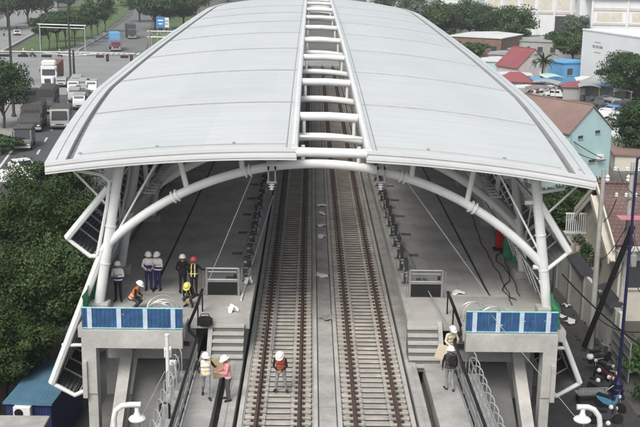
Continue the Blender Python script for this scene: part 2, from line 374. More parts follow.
for side, xe, g in ((-1, XL, GL), (1, XR, GR)):
    b = MB(); strip(b, lambda Y: g, lambda Y: xe(Y)-side*1.08, .22, 16); rp = b.build('roof_panel', [M['roof']], station, smooth=True)
    b = MB(); strip(b, lambda Y: xe(Y)-side*1.08, lambda Y: xe(Y)-side*.80, .1, 1, -.16); b.build('gutter', M['gutter'], station, smooth=True)
    b = MB(); strip(b, lambda Y: xe(Y)-side*.80, lambda Y: xe(Y), .30, 2, .03); b.build('eave_strip', M['roof'], station, smooth=True)
    b = MB(); strip(b, lambda Y: g+side*.02, lambda Y: xe(Y)-side*.5, .06, 8, -.36); b.build('soffit', M['soffit'], station, smooth=True)
    for sY in SEAMS:
        b = MB(); n = 22; x0 = g+side*.3; x1 = xe(sY)-side*1.1
        b.tube([(x0+(x1-x0)*i/n, sY, zs(x0+(x1-x0)*i/n, sY)+.0) for i in range(n+1)], .05, 5); b.build('seam', M['seam'], rp)
    # fixings near the front edge and along the eave strip
    b = MB()
    n = 20; x0 = g+side*.4; x1 = xe(YF)-side*1.2
    b.tube([(x0+(x1-x0)*i/n, YF+.85, zs(x0+(x1-x0)*i/n, YF+.85)) for i in range(n+1)], .028, 5); b.build('front_seam', M['seam'], rp)
    for i in (1, 4, 7):
        b = MB(); x = g+side*(1.5+i*1.02); b.box((x, YF+.95, zs(x, YF+.95)+.03), (.12, .12, .09)); b.build('lifting_lug', M['greyp'], rp)
    b = MB(); Yl = [YF+.3+i*.9 for i in range(70)]
    b.tube([(xe(Y)-side*.42, Y, zs(xe(Y)-side*.42, Y)+.035) for Y in Yl], .02, 4); b.build('eave_joint', M['seam'], rp)
    # kerb beams along the ridge gap
    b = MB(); n = 60; P_ = [(g+side*.10, YF+(YE-YF)*i/n) for i in range(n+1)]
    b.tube([(x, Y, zs(x, Y)+.07) for x, Y in P_], .14, 8); b.build('ridge_beam', M['white'], station, smooth=True)
    b = MB(); b.tube([(x+side*.32, Y, zs(x+side*.32, Y)+.012) for x, Y in P_], .02, 4); b.build('ridge_flashing', M['seam'], rp)
    # ribbed fascia at the front
    b = MB(); n = 26; x0, x1 = g+side*.02, xe(YF)-side*.005
    for (dz0, dz1, yo) in ((.035, -.10, .06), (-.10, -.22, .025), (-.22, -.34, .05), (-.34, -.44, .015)):
        V = []
        for i in range(n+1):
            x = x0+(x1-x0)*i/n; z = zs(x, YF); V += [(x, YF-yo, z+dz0), (x, YF-yo, z+dz1), (x, YF+.10, z+dz1), (x, YF+.10, z+dz0)]
        F = [(4*i+k, 4*i+(k+1) % 4, 4*i+4+(k+1) % 4, 4*i+4+k) for i in range(n) for k in range(4)]+[(0, 1, 2, 3), (4*n+3, 4*n+2, 4*n+1, 4*n)]
        b.add(V, F)
    b.build('front_fascia', M['fascia'], station)
# front cross tube and ladder of cross tubes over the gap
b = MB(); b.tube([(GL-.05, YF+.1, zs(0, YF)-.12), (GR+.05, YF+.1, zs(1.5, YF)-.12)], .19, 12); b.build('cross_tube', M['white'], station, smooth=True)
b = MB(); b.tube([(GL, 43.6, zs(0, 43.6)-.1), (GR, 43.6, zs(1.5, 43.6)-.1)], .06, 8); b.build('cross_tube', M['white'], station, smooth=True)
for Y in FR[1:]:
    b = MB(); b.tube([(GL+.05, Y, zs(GL, Y)-.05), (CL, Y, zs(CL, Y)-.02), (GR-.05, Y, zs(GR, Y)-.05)], .2, 12); b.build('cross_tube', M['white'], station, smooth=True)
RA = 12.5
def za(x, Y): return zc(Y)-.95-(RA-sqrt(RA*RA-(x+.05)**2))-.02*x
for k, Y in enumerate(FR):
    xs_ = [-9.15+18.35*i/40 for i in range(41)]
    b = MB(); b.tube([(x, Y, za(x, Y)) for x in xs_], .185, 12)
    if k == 0:
        for xc in (-3.1, 3.2, -6.05, 6.1):
            d = Vector((1, 0, za(xc+.1, Y)-za(xc-.1, Y))).normalized() if False else Vector((.2, 0, za(xc+.1, Y)-za(xc-.1, Y))).normalized()
            p = Vector((xc, Y, za(xc, Y)))
            for o_ in (-.09, .09): b.tube([p+d*(o_-.035), p+d*(o_+.035)], .27, 12)
    ar = b.build('arch', M['white'], station, smooth=True)
    for x0, x1 in (() if k == 0 else ((-8.0, -8.15), (8.0, 8.15)))+((-5.55, -5.95), (-3.3, -3.4), (-.86, -.86), (1.4, 1.4), (3.55, 3.65), (5.85, 6.15)):
        b = MB(); b.tube([(x0, Y, za(x0, Y)), (x1, Y-.1 if k == 0 else Y, zs(x1, Y)-.2)], .115 if abs(x0) > 2 else .085, 10); b.build('strut', M['white'], ar, smooth=True)
    for s in (-1, 1):
        bx = -9.30 if s < 0 else 9.42; tx = -8.2 if s < 0 else 8.55
        top = Vector((tx, Y, zs(tx, Y)-.25)); base = Vector((bx, Y, 9.9)); d = top-base
        b = MB(); b.tube([base, top], .21, 14)
        for t in (.0, .27, .52, .72, .9): b.tube([base+d*t-d.normalized()*.03, base+d*t+d.normalized()*.03], .235, 14)
        c = b.build('column', M['white'], station, smooth=True)
        b = MB(); b.box((bx, Y, 9.76), (.85, .7, .34), None, 0, .04); b.build('column_base', M['conc'], c)
        # slender ties from the column to the eave and to the next frame
        b = MB(); pm = base+d*.62; b.tube([pm, (s*10.6+.1, Y-.2, zs(s*10.4, Y)-.3)], .05, 6); b.tube([base+d*.35, base+d*.93+Vector((-s*1.5, 0, .1))], .045, 6)
        if k < 8: b.tube([base+d*.9, base+Vector((0, (FR[k+1]-Y), 1.2))], .04, 6)
        b.build('tie_rod', M['white'], c)
    # raking brace under the vault behind each arch
    if k > 0:
        for s in (-1, 1):
            b = MB(); b.tube([(s*9.0, Y, 12.4), (s*5.2, Y-5.2 if k > 1 else Y-2.2, zs(s*5.2, Y-3)-.5)], .15, 8); b.build('brace', M['greyp'], station, smooth=True)
for s in (-1, 1):
    b = MB(); x = s*7.4
    for o_ in (-.25, .25): b.tube([(x+o_, 44.5, 14.1), (x+o_, 140, 14.6)], .045, 4)
    for i in range(150): b.box((x, 44.6+i*.6, 14.1+.5*(i*.6)/95.5), (.5, .10, .05))
    b.build('cable_tray', M['vsilver'], station)
# side louvre frames
YL = FR[0]
def q2(pts, Y=YL): return [(lambda v: (v.x, v.z))(PY(x, y, Y)) for x, y in pts]
sides = [(q2([(120, 189), (108, 188), (67, 238), (90, 256), (108, 256)]), q2([(103, 250), (52, 383), (75, 395), (84, 391)]), q2([(78, 170), (101, 174), (110, 181), (107, 207), (98, 254)]), q2([(62, 345), (84, 345)])),
         (q2([(525, 203), (539, 202), (569, 252), (549, 268), (533, 267)]), q2([(541, 280), (580, 383), (556, 396), (549, 392)]), q2([(564, 188), (540, 192), (535, 199), (538, 237), (543, 289)]), q2([(552, 348), (567, 348)]))]
for up, lo, dp, tie in sides:
    sgn = -1 if up[0][0] < 0 else 1
    for k, Y in enumerate(FR[:8]):
        b = MB(); b.tube([(x, Y, z) for x, z in up], .10, 8); b.tube([(x, Y, z) for x, z in up[1:3]], .15, 8); b.build('side_frame', M['white'], station, smooth=True)
        b = MB(); b.tube([(lo[0][0], Y, lo[0][1]), (lo[1][0], Y, lo[1][1])], .17 if sgn < 0 else .12, 8); b.tube([(x, Y, z) for x, z in lo[1:]], .10, 8); b.tube([(x, Y, z) for x, z in tie], .08, 8)
        b.build('side_frame', M['white'], station, smooth=True)
        if k < 4:
            b = MB(); b.tube([(x, Y-.12, z) for x, z in dp], .075, 8); b.build('downpipe', M['white'], station, smooth=True)
    for (p, q) in ((up[1], up[2]), (up[2], up[3]), (lo[0], lo[1]), (lo[1], lo[2])):
        Y0, Y1 = YL+.15, 118
        b = MB(); b.slab([(p[0], Y0, p[1]), (q[0], Y0, q[1]), (q[0], Y1, q[1]), (p[0], Y1, p[1])], .04)
        # louvre blades
        nb = int((Vector(p)-Vector(q)).length/.16)
        for i in range(1, nb):
            x = p[0]+(q[0]-p[0])*i/nb; z = p[1]+(q[1]-p[1])*i/nb
            b.box((x-sgn*.05, (Y0+Y1)/2, z), (.10, Y1-Y0, .02))
        lp = b.build('louvre_panel', M['louvre'], station)
        b = MB(); ln = (Vector(p)-Vector(q)).length; off = Vector((-sgn*.11, 0, 0)) if ln > 1 else Vector((0, 0, .1))
        for t in ((.0, .36, .7, 1.) if ln > 2 else (0, 1)):
            c = Vector((p[0]+(q[0]-p[0])*t, 0, p[1]+(q[1]-p[1])*t))+off; b.tube([c+Vector((0, Y0, 0)), c+Vector((0, Y1, 0))], .032, 6)
        Y = Y0+1.6
        while Y < 80:
            b.tube([Vector((p[0], Y, p[1]))+off, Vector((q[0], Y, q[1]))+off], .045, 6); Y += 1.2
        b.build('mullion', M['white'], lp)

# ------------------------------------------------------------------ viaduct
via = thing('railway_viaduct', 'concrete viaduct deck carrying the two tracks between the platforms', 'viaduct', (CL, 20, 0))
b = MB(); b.b2((-5.3, 14, 6.2), (5.9, 158, 7.3)); b.build('deck_girder', M['concd'], via)
b = MB(); b.b2((-3.03, 14, 7.25), (-.18, 158, 8.17)); b.build('track_slab', M['slab'], via)
b = MB(); b.b2((.5, 14, 7.25), (3.25, 158, 8.17)); b.build('track_slab', M['slab'], via)
b = MB(); 
Y = 14.0; random.seed(3)
while Y < 157:
    L = 4.4; b.b2((-.15, Y+.03, 7.95), (.47, Y+L-.03, 8.12)); Y += L
b.build('median_cover', M['conc2'], via)
for x0, x1 in ((-3.01, -2.86), (-.34, -.20), (.52, .66), (3.08, 3.23)):
    b = MB(); b.b2((x0, 14, 8.174), (x1, 157, 8.21)); b.build('slab_edge_kerb', M['conc'], via)
for x0, x1 in ((-3.68, -3.16), (3.34, 3.76)):
    b = MB(); Y = 14.
    while Y < 157:
        L = 2.4; b.b2((x0, Y+.01, 7.25), (x1, Y+L-.012, 8.24+random.uniform(-.012, .012)), 0, .02)
        b.b2((x0+.20, Y+.03, 8.25), (x0+.23, Y+L-.03, 8.27)); Y += L
    b.build('cable_trough', M['conc2'], via)
for x0, x1 in ((-4.95, -3.97), (4.06, 5.15)):
    b = MB(); Y = 14.
    while Y < 41.2:
        b.b2((x0, Y+.012, 7.6), (x1, min(41.3, Y+3.6-.012), 8.2)); Y += 3.6
    b.build('walkway', M['conc2'], via)
    b = MB(); s = -1 if x0 < 0 else 1; xo = x0 if s < 0 else x1
    b.b2((min(xo, xo+s*1.0), 14, 7.3), (max(xo, xo+s*1.0), 40.0, 7.85)); b.build('cable_ledge', M['conc'], via)
# rubble and bits in the dark slots
b = MB()
for k in range(150):
    s = random.choice((-1, 1)); x = (random.uniform(-3.8, -3.7) if s < 0 else random.uniform(3.78, 3.95)); Y = random.uniform(32, 42)
    b.box((x, Y, 7.33), (random.uniform(.03, .12), random.uniform(.05, .3), random.uniform(.03, .12)), random.uniform(0, 3))
so_ = b.build('slot_debris', M['conc2'], via); so_['kind'] = 'stuff'
# tracks
def sleeper_bm():
    b = MB(); z0 = 8.176
    for sx in (-1, 1):
        b.box((sx*.80, 0, z0+.012), (.775, .30, .03), None, 1); b.box((sx*.80, 0, z0+.06), (.74, .255, .12), None, 0, .025)
        for o_ in (-1, 1):
            b.box((sx*.753+o_*.14, 0, z0+.14), (.10, .13, .05), None, 2, .01); b.box((sx*.753+o_*.14, 0, z0+.16), (.035, .035, .07), None, 2)
            b.box((sx*.753+o_*.27, 0, z0+.125), (.10, .18, .03), None, 0)
    b.box((0, 0, z0+.01), (.84, .235, .03), None, 1); b.box((0, 0, z0+.035), (.86, .19, .07), None, 0, .02)
    return b
for cx, lab in ((-1.60, 'left railway track with rusty rails on pale concrete sleepers, a worker standing on it'), (1.87, 'right railway track with rusty rails on pale concrete sleepers, nobody on it')):
    tr = thing('railway_track', lab, 'railway track', (cx, 28, 8.17), 0, 'railway tracks')
    for sx in (-1, 1):
        x = cx+sx*.753; z = 8.31
        poly = [(x-.075, z), (x+.075, z), (x+.075, z+.012), (x+.012, z+.035), (x+.012, z+.12), (x+.037, z+.13), (x+.037, z+.165), (x+.028, z+.172), (x-.028, z+.172), (x-.037, z+.165), (x-.037, z+.13), (x-.012, z+.12), (x-.012, z+.035), (x-.075, z+.012)]
        b = MB(); b.prism(poly, 14, 157, 'y'); b.build('rail', M['rail'], tr)
    sb = sleeper_bm(); s0 = None
    for k in range(100):
        Y = 31.9+.49*k
        if s0 is None: s0 = sb.build('sleeper', [M['sleeper'], M['boot'], M['clip']], tr, local=True); o = s0
        else: o = s0.copy(); COL.objects.link(o); o.parent = tr
        o.location = (0, Y-28, -8.17)
    fb = MB()
    for k in list(range(-24, 0))+list(range(100, 252)):
        for v, f, m_ in ((sb.v, sb.f, sb.m),):
            o_ = len(fb.v); fb.v += [p+Vector((cx, 31.9+.49*k, 0)) for p in v]; fb.f += [[i+o_ for i in ff] for ff in f]; fb.m += m_
    o = fb.build('sleeper', [M['sleeper'], M['boot'], M['clip']], tr); o['kind'] = 'stuff'
# small stones, chips and dust heaps lying on the slabs
b = MB(); rs_ = random.Random(31)
for k in range(900):
    x = rs_.choice((rs_.uniform(-2.8, -.4), rs_.uniform(.7, 3.0), rs_.uniform(-.1, .45), rs_.uniform(-3.6, -3.2), rs_.uniform(3.4, 3.7))); Y = 30+rs_.random()**1.6*45; q = rs_.uniform(.008, .028)
    z = 8.178 if -3.03 < x < -.18 or .5 < x < 3.25 else (8.125 if -.15 < x < .47 else 8.245); b.box((x, Y, z+q*.3), (q, q*rs_.uniform(.6, 2), q*.7), rs_.uniform(0, 3))
tag(b.build('track_debris', M['conc2']), 'small stones and chips scattered over the track slabs', 'debris', kind='stuff')
# third (power) cable along the left track
b = MB(); b.tube([(-2.02, 41, 8.42), (-2.02, 150, 8.42)], .03, 6); b.tube([(-2.10, 41, 8.40), (-2.10, 150, 8.40)], .02, 6)
tag(b.build('signal_cable', M['vsilver']), 'thin pale cable pair lying along the inside of the left track', 'cable')

# ------------------------------------------------------------------ platforms, stairs, portals
for s, word in ((-1, 'left'), (1, 'right')):
    if s < 0: xo, xi, xb = -9.75, -2.98, -5.5
    else: xo, xi, xb = 9.75, 3.50, 5.62
    X = lambda a, c: (min(a, c), max(a, c))
    pl = thing('station_platform', ('left platform of dark grey paving where people in black stand with their backs turned' if s < 0 else 'right platform of dark grey paving crossed by loose black cables, nobody standing on it'), 'platform', ((xo+xi)/2, 41.4, 8.2), 0, 'station platforms')
    a, c = X(xo, xi); b = MB(); b.b2((a, 44.6, 9.15), (c, 157, 9.6)); b.build('paving', M['plat'], pl)
    b = MB(); b.b2((a, 41.4, 9.15), (c, 44.597, 9.598)); a2, c2 = X(xo, xb); b.b2((a2, 40.2, 9.15), (c2, 41.398, 9.598)); b.build('landing', M['platn'], pl)
    a, c = X(xi, xi-s*-.22)
    b = MB(); b.b2((a, 41.4, 9.602), (c, 157, 9.63)); b.build('nosing', M['conc2'], pl)
    a, c = X(xi+s*.25, xi+s*.40); b = MB(); b.b2((a, 41.4, 8.0), (c, 157, 9.15)); b.build('platform_wall', M['conc2'], pl)
    a, c = X(xo, xi+s*.5); b = MB(); b.b2((a, 45.6, 2.2), (c, 46.0, 9.15)); b.build('concourse_wall', M['conc2'], pl)
    b = MB(); a, c = X(xo, xb+s*.2); b.b2((a, 26, 4.0), (c, 45.6, 4.4)); b.build('concourse_floor', M['concd'], pl)
    # drain slots and hatches
    b = MB(); xd = xo-s*2.35
    b.b2((xd-.05, 44.7, 9.603), (xd+.05, 110, 9.61))
    for k in range(8):
        hb = MB(); hb.box((xi+s*1.15, 47+k*4.1, 9.606), (.5, .45, .02)); hb.build('hatch', M['concd'], pl)
    b.build('drain_slot', M['dark'], pl)
    # stairs
    sx0, sx1 = (-4.45, -3.18) if s < 0 else (3.48, 4.72)
    st = thing('platform_stair', ('concrete steps beside the pink vested worker, leading up to the left platform' if s < 0 else 'concrete steps leading up to the right platform beside the worker seen from behind'), 'stairs', ((sx0+sx1)/2, 40.3, 8.2), 0, 'platform end stairs')
    b = MB()
    for k in range(6):
        z1 = 9.6-.235*(k+1)+.0; y1 = 41.39-.25*k
        b.b2((sx0, y1-.25, 7.95), (sx1, y1, z1-.075), 1); b.b2((sx0, y1-.30, z1-.072), (sx1, y1-.02, z1+.004))
    b.build('steps', [M['conc'], M['concd']], st)
    b = MB(); xw = sx0-.10 if s < 0 else sx1+.10
    b.prism([(41.39, 9.55), (39.85, 8.25), (39.85, 7.9), (41.39, 7.9)], xw-.09, xw+.09, 'x'); b.build('stringer', M['conc2'], st)
    # portal under the platform end
    if s < 0: pts = [(-9.55, 9.6), (-5.55, 9.6)]; co, cn = -9.55, -8.98
    else: pts = [(5.69, 9.6), (9.36, 9.6)]; co, cn = 9.36, 8.80
    po = thing('concrete_portal', ('concrete portal frame under the left blue barrier' if s < 0 else 'concrete portal frame under the right blue barrier'), 'portal frame', ((co+cn)/2, 40.2, 0), 0, 'portal frames under the platform ends')
    b = MB(); a, c = X(co, pts[1][0] if s < 0 else pts[0][0]); b.b2((a, 39.85, 8.84), (c, 40.19, 9.55)); b.build('beam', M['conc'], po)
    b = MB(); a, c = X(co, cn); b.b2((a, 39.84, 6.9), (c, 40.5, 8.838)); a, c = X(co-s*.18, cn); b.b2((a, 39.9, 0), (c, 40.5, 6.898)); b.build('column', M['conc'], po)
    b = MB(); a, c = X(co-s*.02, co-s*.20); b.b2((a, 39.72, 6.75), (c, 39.838, 8.3)); b.build('corbel', M['conc'], po)
    b = MB(); a, c = X(cn, pts[1][0]+.3 if s < 0 else pts[0][0]-.3); b.b2((a, 42.2, 7.5), (c, 42.6, 9.12)); b.build('inner_beam', M['conc2'], po)
    a, c = X(cn, pts[1][0] if s < 0 else pts[0][0])
    b = MB(); b.b2((a, 42.1, 8.1), (c, 42.19, 8.28)); b.build('duct', M['dark'], po)
    xk = -8.1 if s < 0 else 8.2
    b = MB(); b.b2((xk-.22, 41.75, 7.9), (xk+.22, 42.18, 9.12)); b.build('inner_post', M['conc2'], po)
    # raking stair beam
    b = MB(); b.prism([(41.9, 8.1), (41.9, 7.4), (36.0, 3.1), (36.0, 3.9)], xk-.24, xk+.24, 'x'); b.build('raking_beam', M['conc'], po)
    b = MB(); x2 = xk-s*1.6; b.prism([(44.5, 8.2), (44.5, 7.9), (36.0, 3.0), (36.0, 3.3)], *X(xk-s*.26, x2), 'x'); b.build('stair_flight', M['concd'], po)
    # blue barrier on the platform end
    x0, x1 = pts[0][0], pts[1][0]
    bl = thing('site_barrier', ('blue panel barrier with white stripes across the left platform end, people standing behind it' if s < 0 else 'blue panel barrier with white stripes across the right platform end, nobody behind it'), 'barrier', ((x0+x1)/2, 40.1, 9.56), 0, 'blue barriers across the platform ends')
    n = 4; wd = (x1-x0)/n
    for k in range(n):
        b = MB(); xa, xb_ = x0+k*wd+.01, x0+(k+1)*wd-.01
        for j in range(12): b.box((xa+(xb_-xa)*(j+.5)/12, 40.08+(.018 if j % 2 else 0), 10.0), ((xb_-xa)/12+.01, .035, .82), None)
        b.box((xa+(xb_-xa)*random.uniform(.3, .7), 40.058, random.uniform(9.85, 10.25)), (random.uniform(.05, .2), .008, random.uniform(.02, .06)), None, 1)
        b.build('blue_panel', [M['blue'], M['teal']], bl)
        b = MB(); fx = [.22, .97, .5, .75][k] if False else .92
        xs_ = x0+(k+ (.62, .78, .82, .92)[k]-.30)*wd if s < 0 else x0+(k+(.38, .40, .42, .58)[k]+.0)*wd
        b.box((xs_, 40.045, 10.0), (.18, .02, .84)); b.build('white_stripe', M['stripe'], bl)
    b = MB(); b.tube([(x0, 40.08, 10.44), (x1, 40.08, 10.44)], .035, 6); b.tube([(x0, 40.08, 9.60), (x1, 40.08, 9.60)], .03, 6); b.build('top_rail', M['teal'], bl)
    # end gate : frame with dark lower panel
    gx0, gx1 = (-5.02, -3.62) if s < 0 else (3.84, 5.26); gy = 44.4
    ga = thing('platform_end_gate', ('grey steel gate frame with black panel on the left platform behind a white cloth' if s < 0 else 'grey steel gate frame with black lower panel on the right platform'), 'gate', ((gx0+gx1)/2, gy, 9.6), 0, 'platform end gates')
    for x in (gx0, gx1):
        b = MB(); b.b2((x-.05, gy-.05, 9.6), (x+.05, gy+.05, 10.85), 0, .01); b.build('post', M['steel'], ga)
        b = MB(); xx = x+(.14 if x == gx1 else -.14); b.tube([(xx, gy, 9.6), (xx, gy, 10.8)], .025, 6); b.build('stay', M['steel'], ga)
    b = MB(); b.tube([(gx0, gy, 10.83), (gx1, gy, 10.83)], .04, 8); b.tube([(gx0+.08, gy-.03, 10.68), (gx1-.08, gy-.03, 10.68)], .025, 8); b.tube([(gx0, gy, 10.32), (gx1, gy, 10.32)], .04, 8)
    b.b2((gx0+.05, gy-.03, 10.21), (gx1-.05, gy+.02, 10.29)); b.build('rail', M['steel'], ga)
    b = MB(); b.b2((gx0+.06, gy-.02, 9.66), (gx1-.06, gy+.02, 10.20)); b.build('panel', M['black'], ga)
    b = MB(); b.box((gx1-.16, gy-.05, 10.5), (.12, .06, .16)); b.build('latch', M['black'], ga)
    # black handrail along the walkway
    xh = -4.98 if s < 0 else 5.22; k_ = s
    hr = thing('handrail', ('black handrail beside the left walkway where two workers stand' if s < 0 else 'black handrail beside the right walkway where one worker walks away'), 'handrail', (xh, 36, 8.2), 0, 'black walkway handrails')
    b = MB(); b.tube([(xh, 42.2, 10.55), (xh, 40.4, 10.55), (xh+k_*.42, 40.8, 9.5), (xh+k_*.36, 40.5, 9.35), (xh, 39.9, 9.28), (xh, 22, 9.28)], .065, 8); b.build('top_rail', M['black'], hr, smooth=True)
    for zz, m_ in ((8.95, 'steel'), (8.62, 'steel'), (8.35, 'black')):
        b = MB(); b.tube([(xh, 40, zz), (xh, 22, zz)], .035, 6); b.build('mid_rail', M[m_], hr)
    for j in range(12):
        b = MB(); b.tube([(xh, 39.8-j*1.5, 8.2), (xh, 39.8-j*1.5, 9.26)], .03, 6); b.build('post', M['steel'], hr)
    b = MB(); b.tube([(xh, 42.2, 9.6), (xh, 42.2, 10.55)], .035, 6); b.tube([(xh, 40.4, 9.6), (xh, 40.4, 10.55)], .035, 6); b.build('post', M['black'], hr)
    # hooped white railing outside it
    hx = xh+s*.75
    hp = thing('hooped_railing', ('white railing of bent hoops beside the left walkway, pale boxes among it' if s < 0 else 'white railing of overlapping bent hoops beside the right walkway'), 'railing', (hx, 36, 7.75), 0, 'white hooped railings')
    j = 0; Y = 40.3
    while Y > 27:
        b = MB(); t = [i/10*pi for i in range(11)]
        b.tube([(hx-.16, Y, 7.75)]+[(hx-.16*cos(a), Y-.3+.3*cos(a), 8.62+.22*sin(a)) for a in t]+[(hx+.16, Y-.6, 7.75)], .024, 6); b.build('hoop', M['vsilver'], hp, smooth=True); Y -= .86; j += 1
    b = MB(); b.tube([(hx, 40.3, 8.4), (hx, 26.6, 8.4)], .03, 6); b.tube([(hx+.0, 40.3, 7.95), (hx, 26.6, 7.95)], .025, 6); b.build('rail', M['vsilver'], hp, smooth=True)
    # pile of bent pipes on the platform end
    px_ = -6.55 if s < 0 else 6.5
    pp = thing('bent_pipe_pile', ('pile of bent white pipes behind the left blue barrier' if s < 0 else 'pile of bent white pipes behind the right blue barrier'), 'pipes', (px_, 41.0, 9.6), 0, 'piles of bent pipes')
    for j in range(7):
        b = MB(); r = random.uniform(.35, .55); cx_ = px_+random.uniform(-.55, .55); cy_ = 40.9+j*.13; lean = random.uniform(-.7, .7); L = random.uniform(.3, .9)
        pts_ = [(-r, 0)]+[(r*-cos(a), .35+.4*sin(a)) for a in [i/8*pi for i in range(9)]]+[(r, 0)]
        b.tube([(cx_+u*cos(lean*.6)+v*.1, cy_+v*lean*.7+u*sin(lean*.6), 9.64+v*.95) for u, v in pts_], .026, 6); b.build('bent_pipe', M['vsilver'], pp, smooth=True)
# platform edge gate posts
random.seed(21)
for s in (-1, 1):
    x = -3.42 if s < 0 else 3.82; p0 = None; k = 0; Y = 46.2
    while Y < 78:
        nm = f'{ORD[k]} from the front' ; lab = (f'wrapped pale and dark gate post on the left platform edge, {nm}' if s < 0 else f'slim dark gate post on the right platform edge, {nm}')
        if p0 is None:
            p0 = thing('platform_edge_post', lab, 'gate post', (x, Y, 9.6), 0, 'gate posts along the left platform edge' if s < 0 else 'gate posts along the right platform edge')
            b = MB(); b.box((0, 0, .62), (.16, .30, 1.24), None, 0, .02); b.build('post', M['dark'], p0, local=True)
            b = MB(); b.box((0, 0, .05), (.34, .46, .10), None, 0, .02); b.build('base', M['steel'], p0, local=True)
            b = MB(); 
            for q_ in range(7): b.box((random.uniform(-.05, .05), random.uniform(-.05, .05), .2+q_*.14), (random.uniform(.15, .21), random.uniform(.2, .36), random.uniform(.05, .16)), random.uniform(-.3, .3), 0, .03)
            b.build('wrapping', M['greyp'], p0, local=True)
            if s < 0: 
                b = MB(); b.box((.10, 0, .95), (.04, .12, .12)); b.build('tape', M['red'], p0, local=True)
        else: place(p0, True, (x+random.uniform(-.03, .03), Y, 9.6), random.choice((0, pi))+random.uniform(-.1, .1), lab)
        Y += random.uniform(1.9, 2.3); k += 1
for s in (-1, 1):
    x = -3.42 if s < 0 else 3.82
    t = thing('edge_guard_rail', 'thin double rail linking the gate posts along the ' + ('left' if s < 0 else 'right') + ' platform edge', 'guard rail', (x, 45, 9.6), 0, 'guard rails along the platform edges')
    for dz in (.55, 1.08):
        b = MB(); b.tube([(x+s*.1, 45, 9.6+dz), (x+s*.1, 100, 9.6+dz)], .028, 6); b.build('rail', M['steel'], t)
# white long pole lying from the left platform edge
b = MB(); b.tube([PZ(241, 300, 9.66), PZ(273, 196, 9.66)], .045, 8); tag(b.build('white_pole', M['white']), 'long thin white pole lying along the left platform edge', 'pole')
# ================================================================== NEAR OBJECTS
# ropes and cables
def rope(pts, r, m, label, cat='rope', name='rope', sag=0.):
    P_ = []
    for i in range(len(pts)-1):
        for t in range(8):
            v = Vector(pts[i]).lerp(Vector(pts[i+1]), t/8); v.z -= sag*4*(t/8)*(1-t/8); P_.append(v)
    P_.append(Vector(pts[-1])); b = MB(); b.tube(P_, r, 5); return tag(b.build(name, M[m]), label, cat)
YA = FR[0]
rope([PY(254, 171, YA), PZ(200, 301, 9.62)], .017, 'vsilver', 'thin pale rope slanting from the front arch down to the left platform')
rope([PY(404, 178, YA), PZ(496, 306, 9.7)], .017, 'vsilver', 'thin pale rope slanting from the front arch down to the right blue barrier')
rope([(3.55, 62, 9.9), PZ(452, 334, 9.9)], .028, 'vsilver', 'thick pale cord running from the right platform posts to the black handrail', 'cord', 'cord')
rope([PZ(489, 312, 10.4), PY(581, 424, 37)], .011, 'greyp', 'thin rope from the right blue barrier down past the right gooseneck lamp')
rope([PY(165, 371, 38), PY(141, 418, 37)], .011, 'greyp', 'thin rope slanting down from the white upright pole beside the left portal')
for pts, lab in (([(465, 195), (478, 235), (492, 262), (505, 285), (512, 305)], 'black loose cable wandering down the middle of the right platform'), ([(500, 222), (505, 245), (496, 258), (510, 275), (503, 290), (516, 300)], 'black loose cable coiling near the green net on the right platform'), ([(487, 205), (497, 240), (508, 268), (520, 296)], 'black straight cable along the outer side of the right platform')):
    K = [PZ(x, y, 9.64) for x, y in pts]; K = [K[0]]+K+[K[-1]]; P_ = []
    for i in range(1, len(K)-2):
        for q in range(6):
            t = q/6; P_.append(.5*((2*K[i])+(K[i+1]-K[i-1])*t+(2*K[i-1]-5*K[i]+4*K[i+1]-K[i+2])*t*t+(3*K[i]-K[i-1]-3*K[i+1]+K[i+2])*t**3)+Vector((.05*sin(q*1.7+i), 0, 0)))
    b = MB(); b.tube(P_+[K[-1]], .022, 6); tag(b.build('loose_cable', M['dark'], smooth=True), lab, 'cable')
# overhead line brackets on the front arch
for px, py, lab in ((272, 166, 'grey overhead line bracket with white insulators hanging left of the tracks'), (381, 166, 'grey overhead line bracket with white insulators hanging right of the tracks')):
    p = PY(px, py, YA-.1); t = thing('overhead_line_bracket', lab, 'bracket', p, 0, 'overhead line brackets')
    for sx in (-.14, .14):
        b = MB(); b.box((sx, 0, -.05), (.07, .5, .12)); b.box((sx, -.22, -.30), (.06, .06, .62)); b.build('hanger', M['greyp'], t, local=True)
    b = MB(); b.box((0, -.22, -.62), (.40, .08, .08)); b.build('crossbar', M['greyp'], t, local=True); b = MB(); b.box((0, -.22, .22), (.45, .1, .08)); b.build('clamp_bar', M['greyp'], t, local=True)
    b = MB(); b.lathe([(.05, 0), (.14, -.03), (.05, -.07), (.05, -.10), (.14, -.13), (.05, -.17), (.05, -.2), (.10, -.23), (.04, -.27)], (0, -.22, -.68), 12); b.build('insulator', M['whitep'], t, local=True, smooth=True)
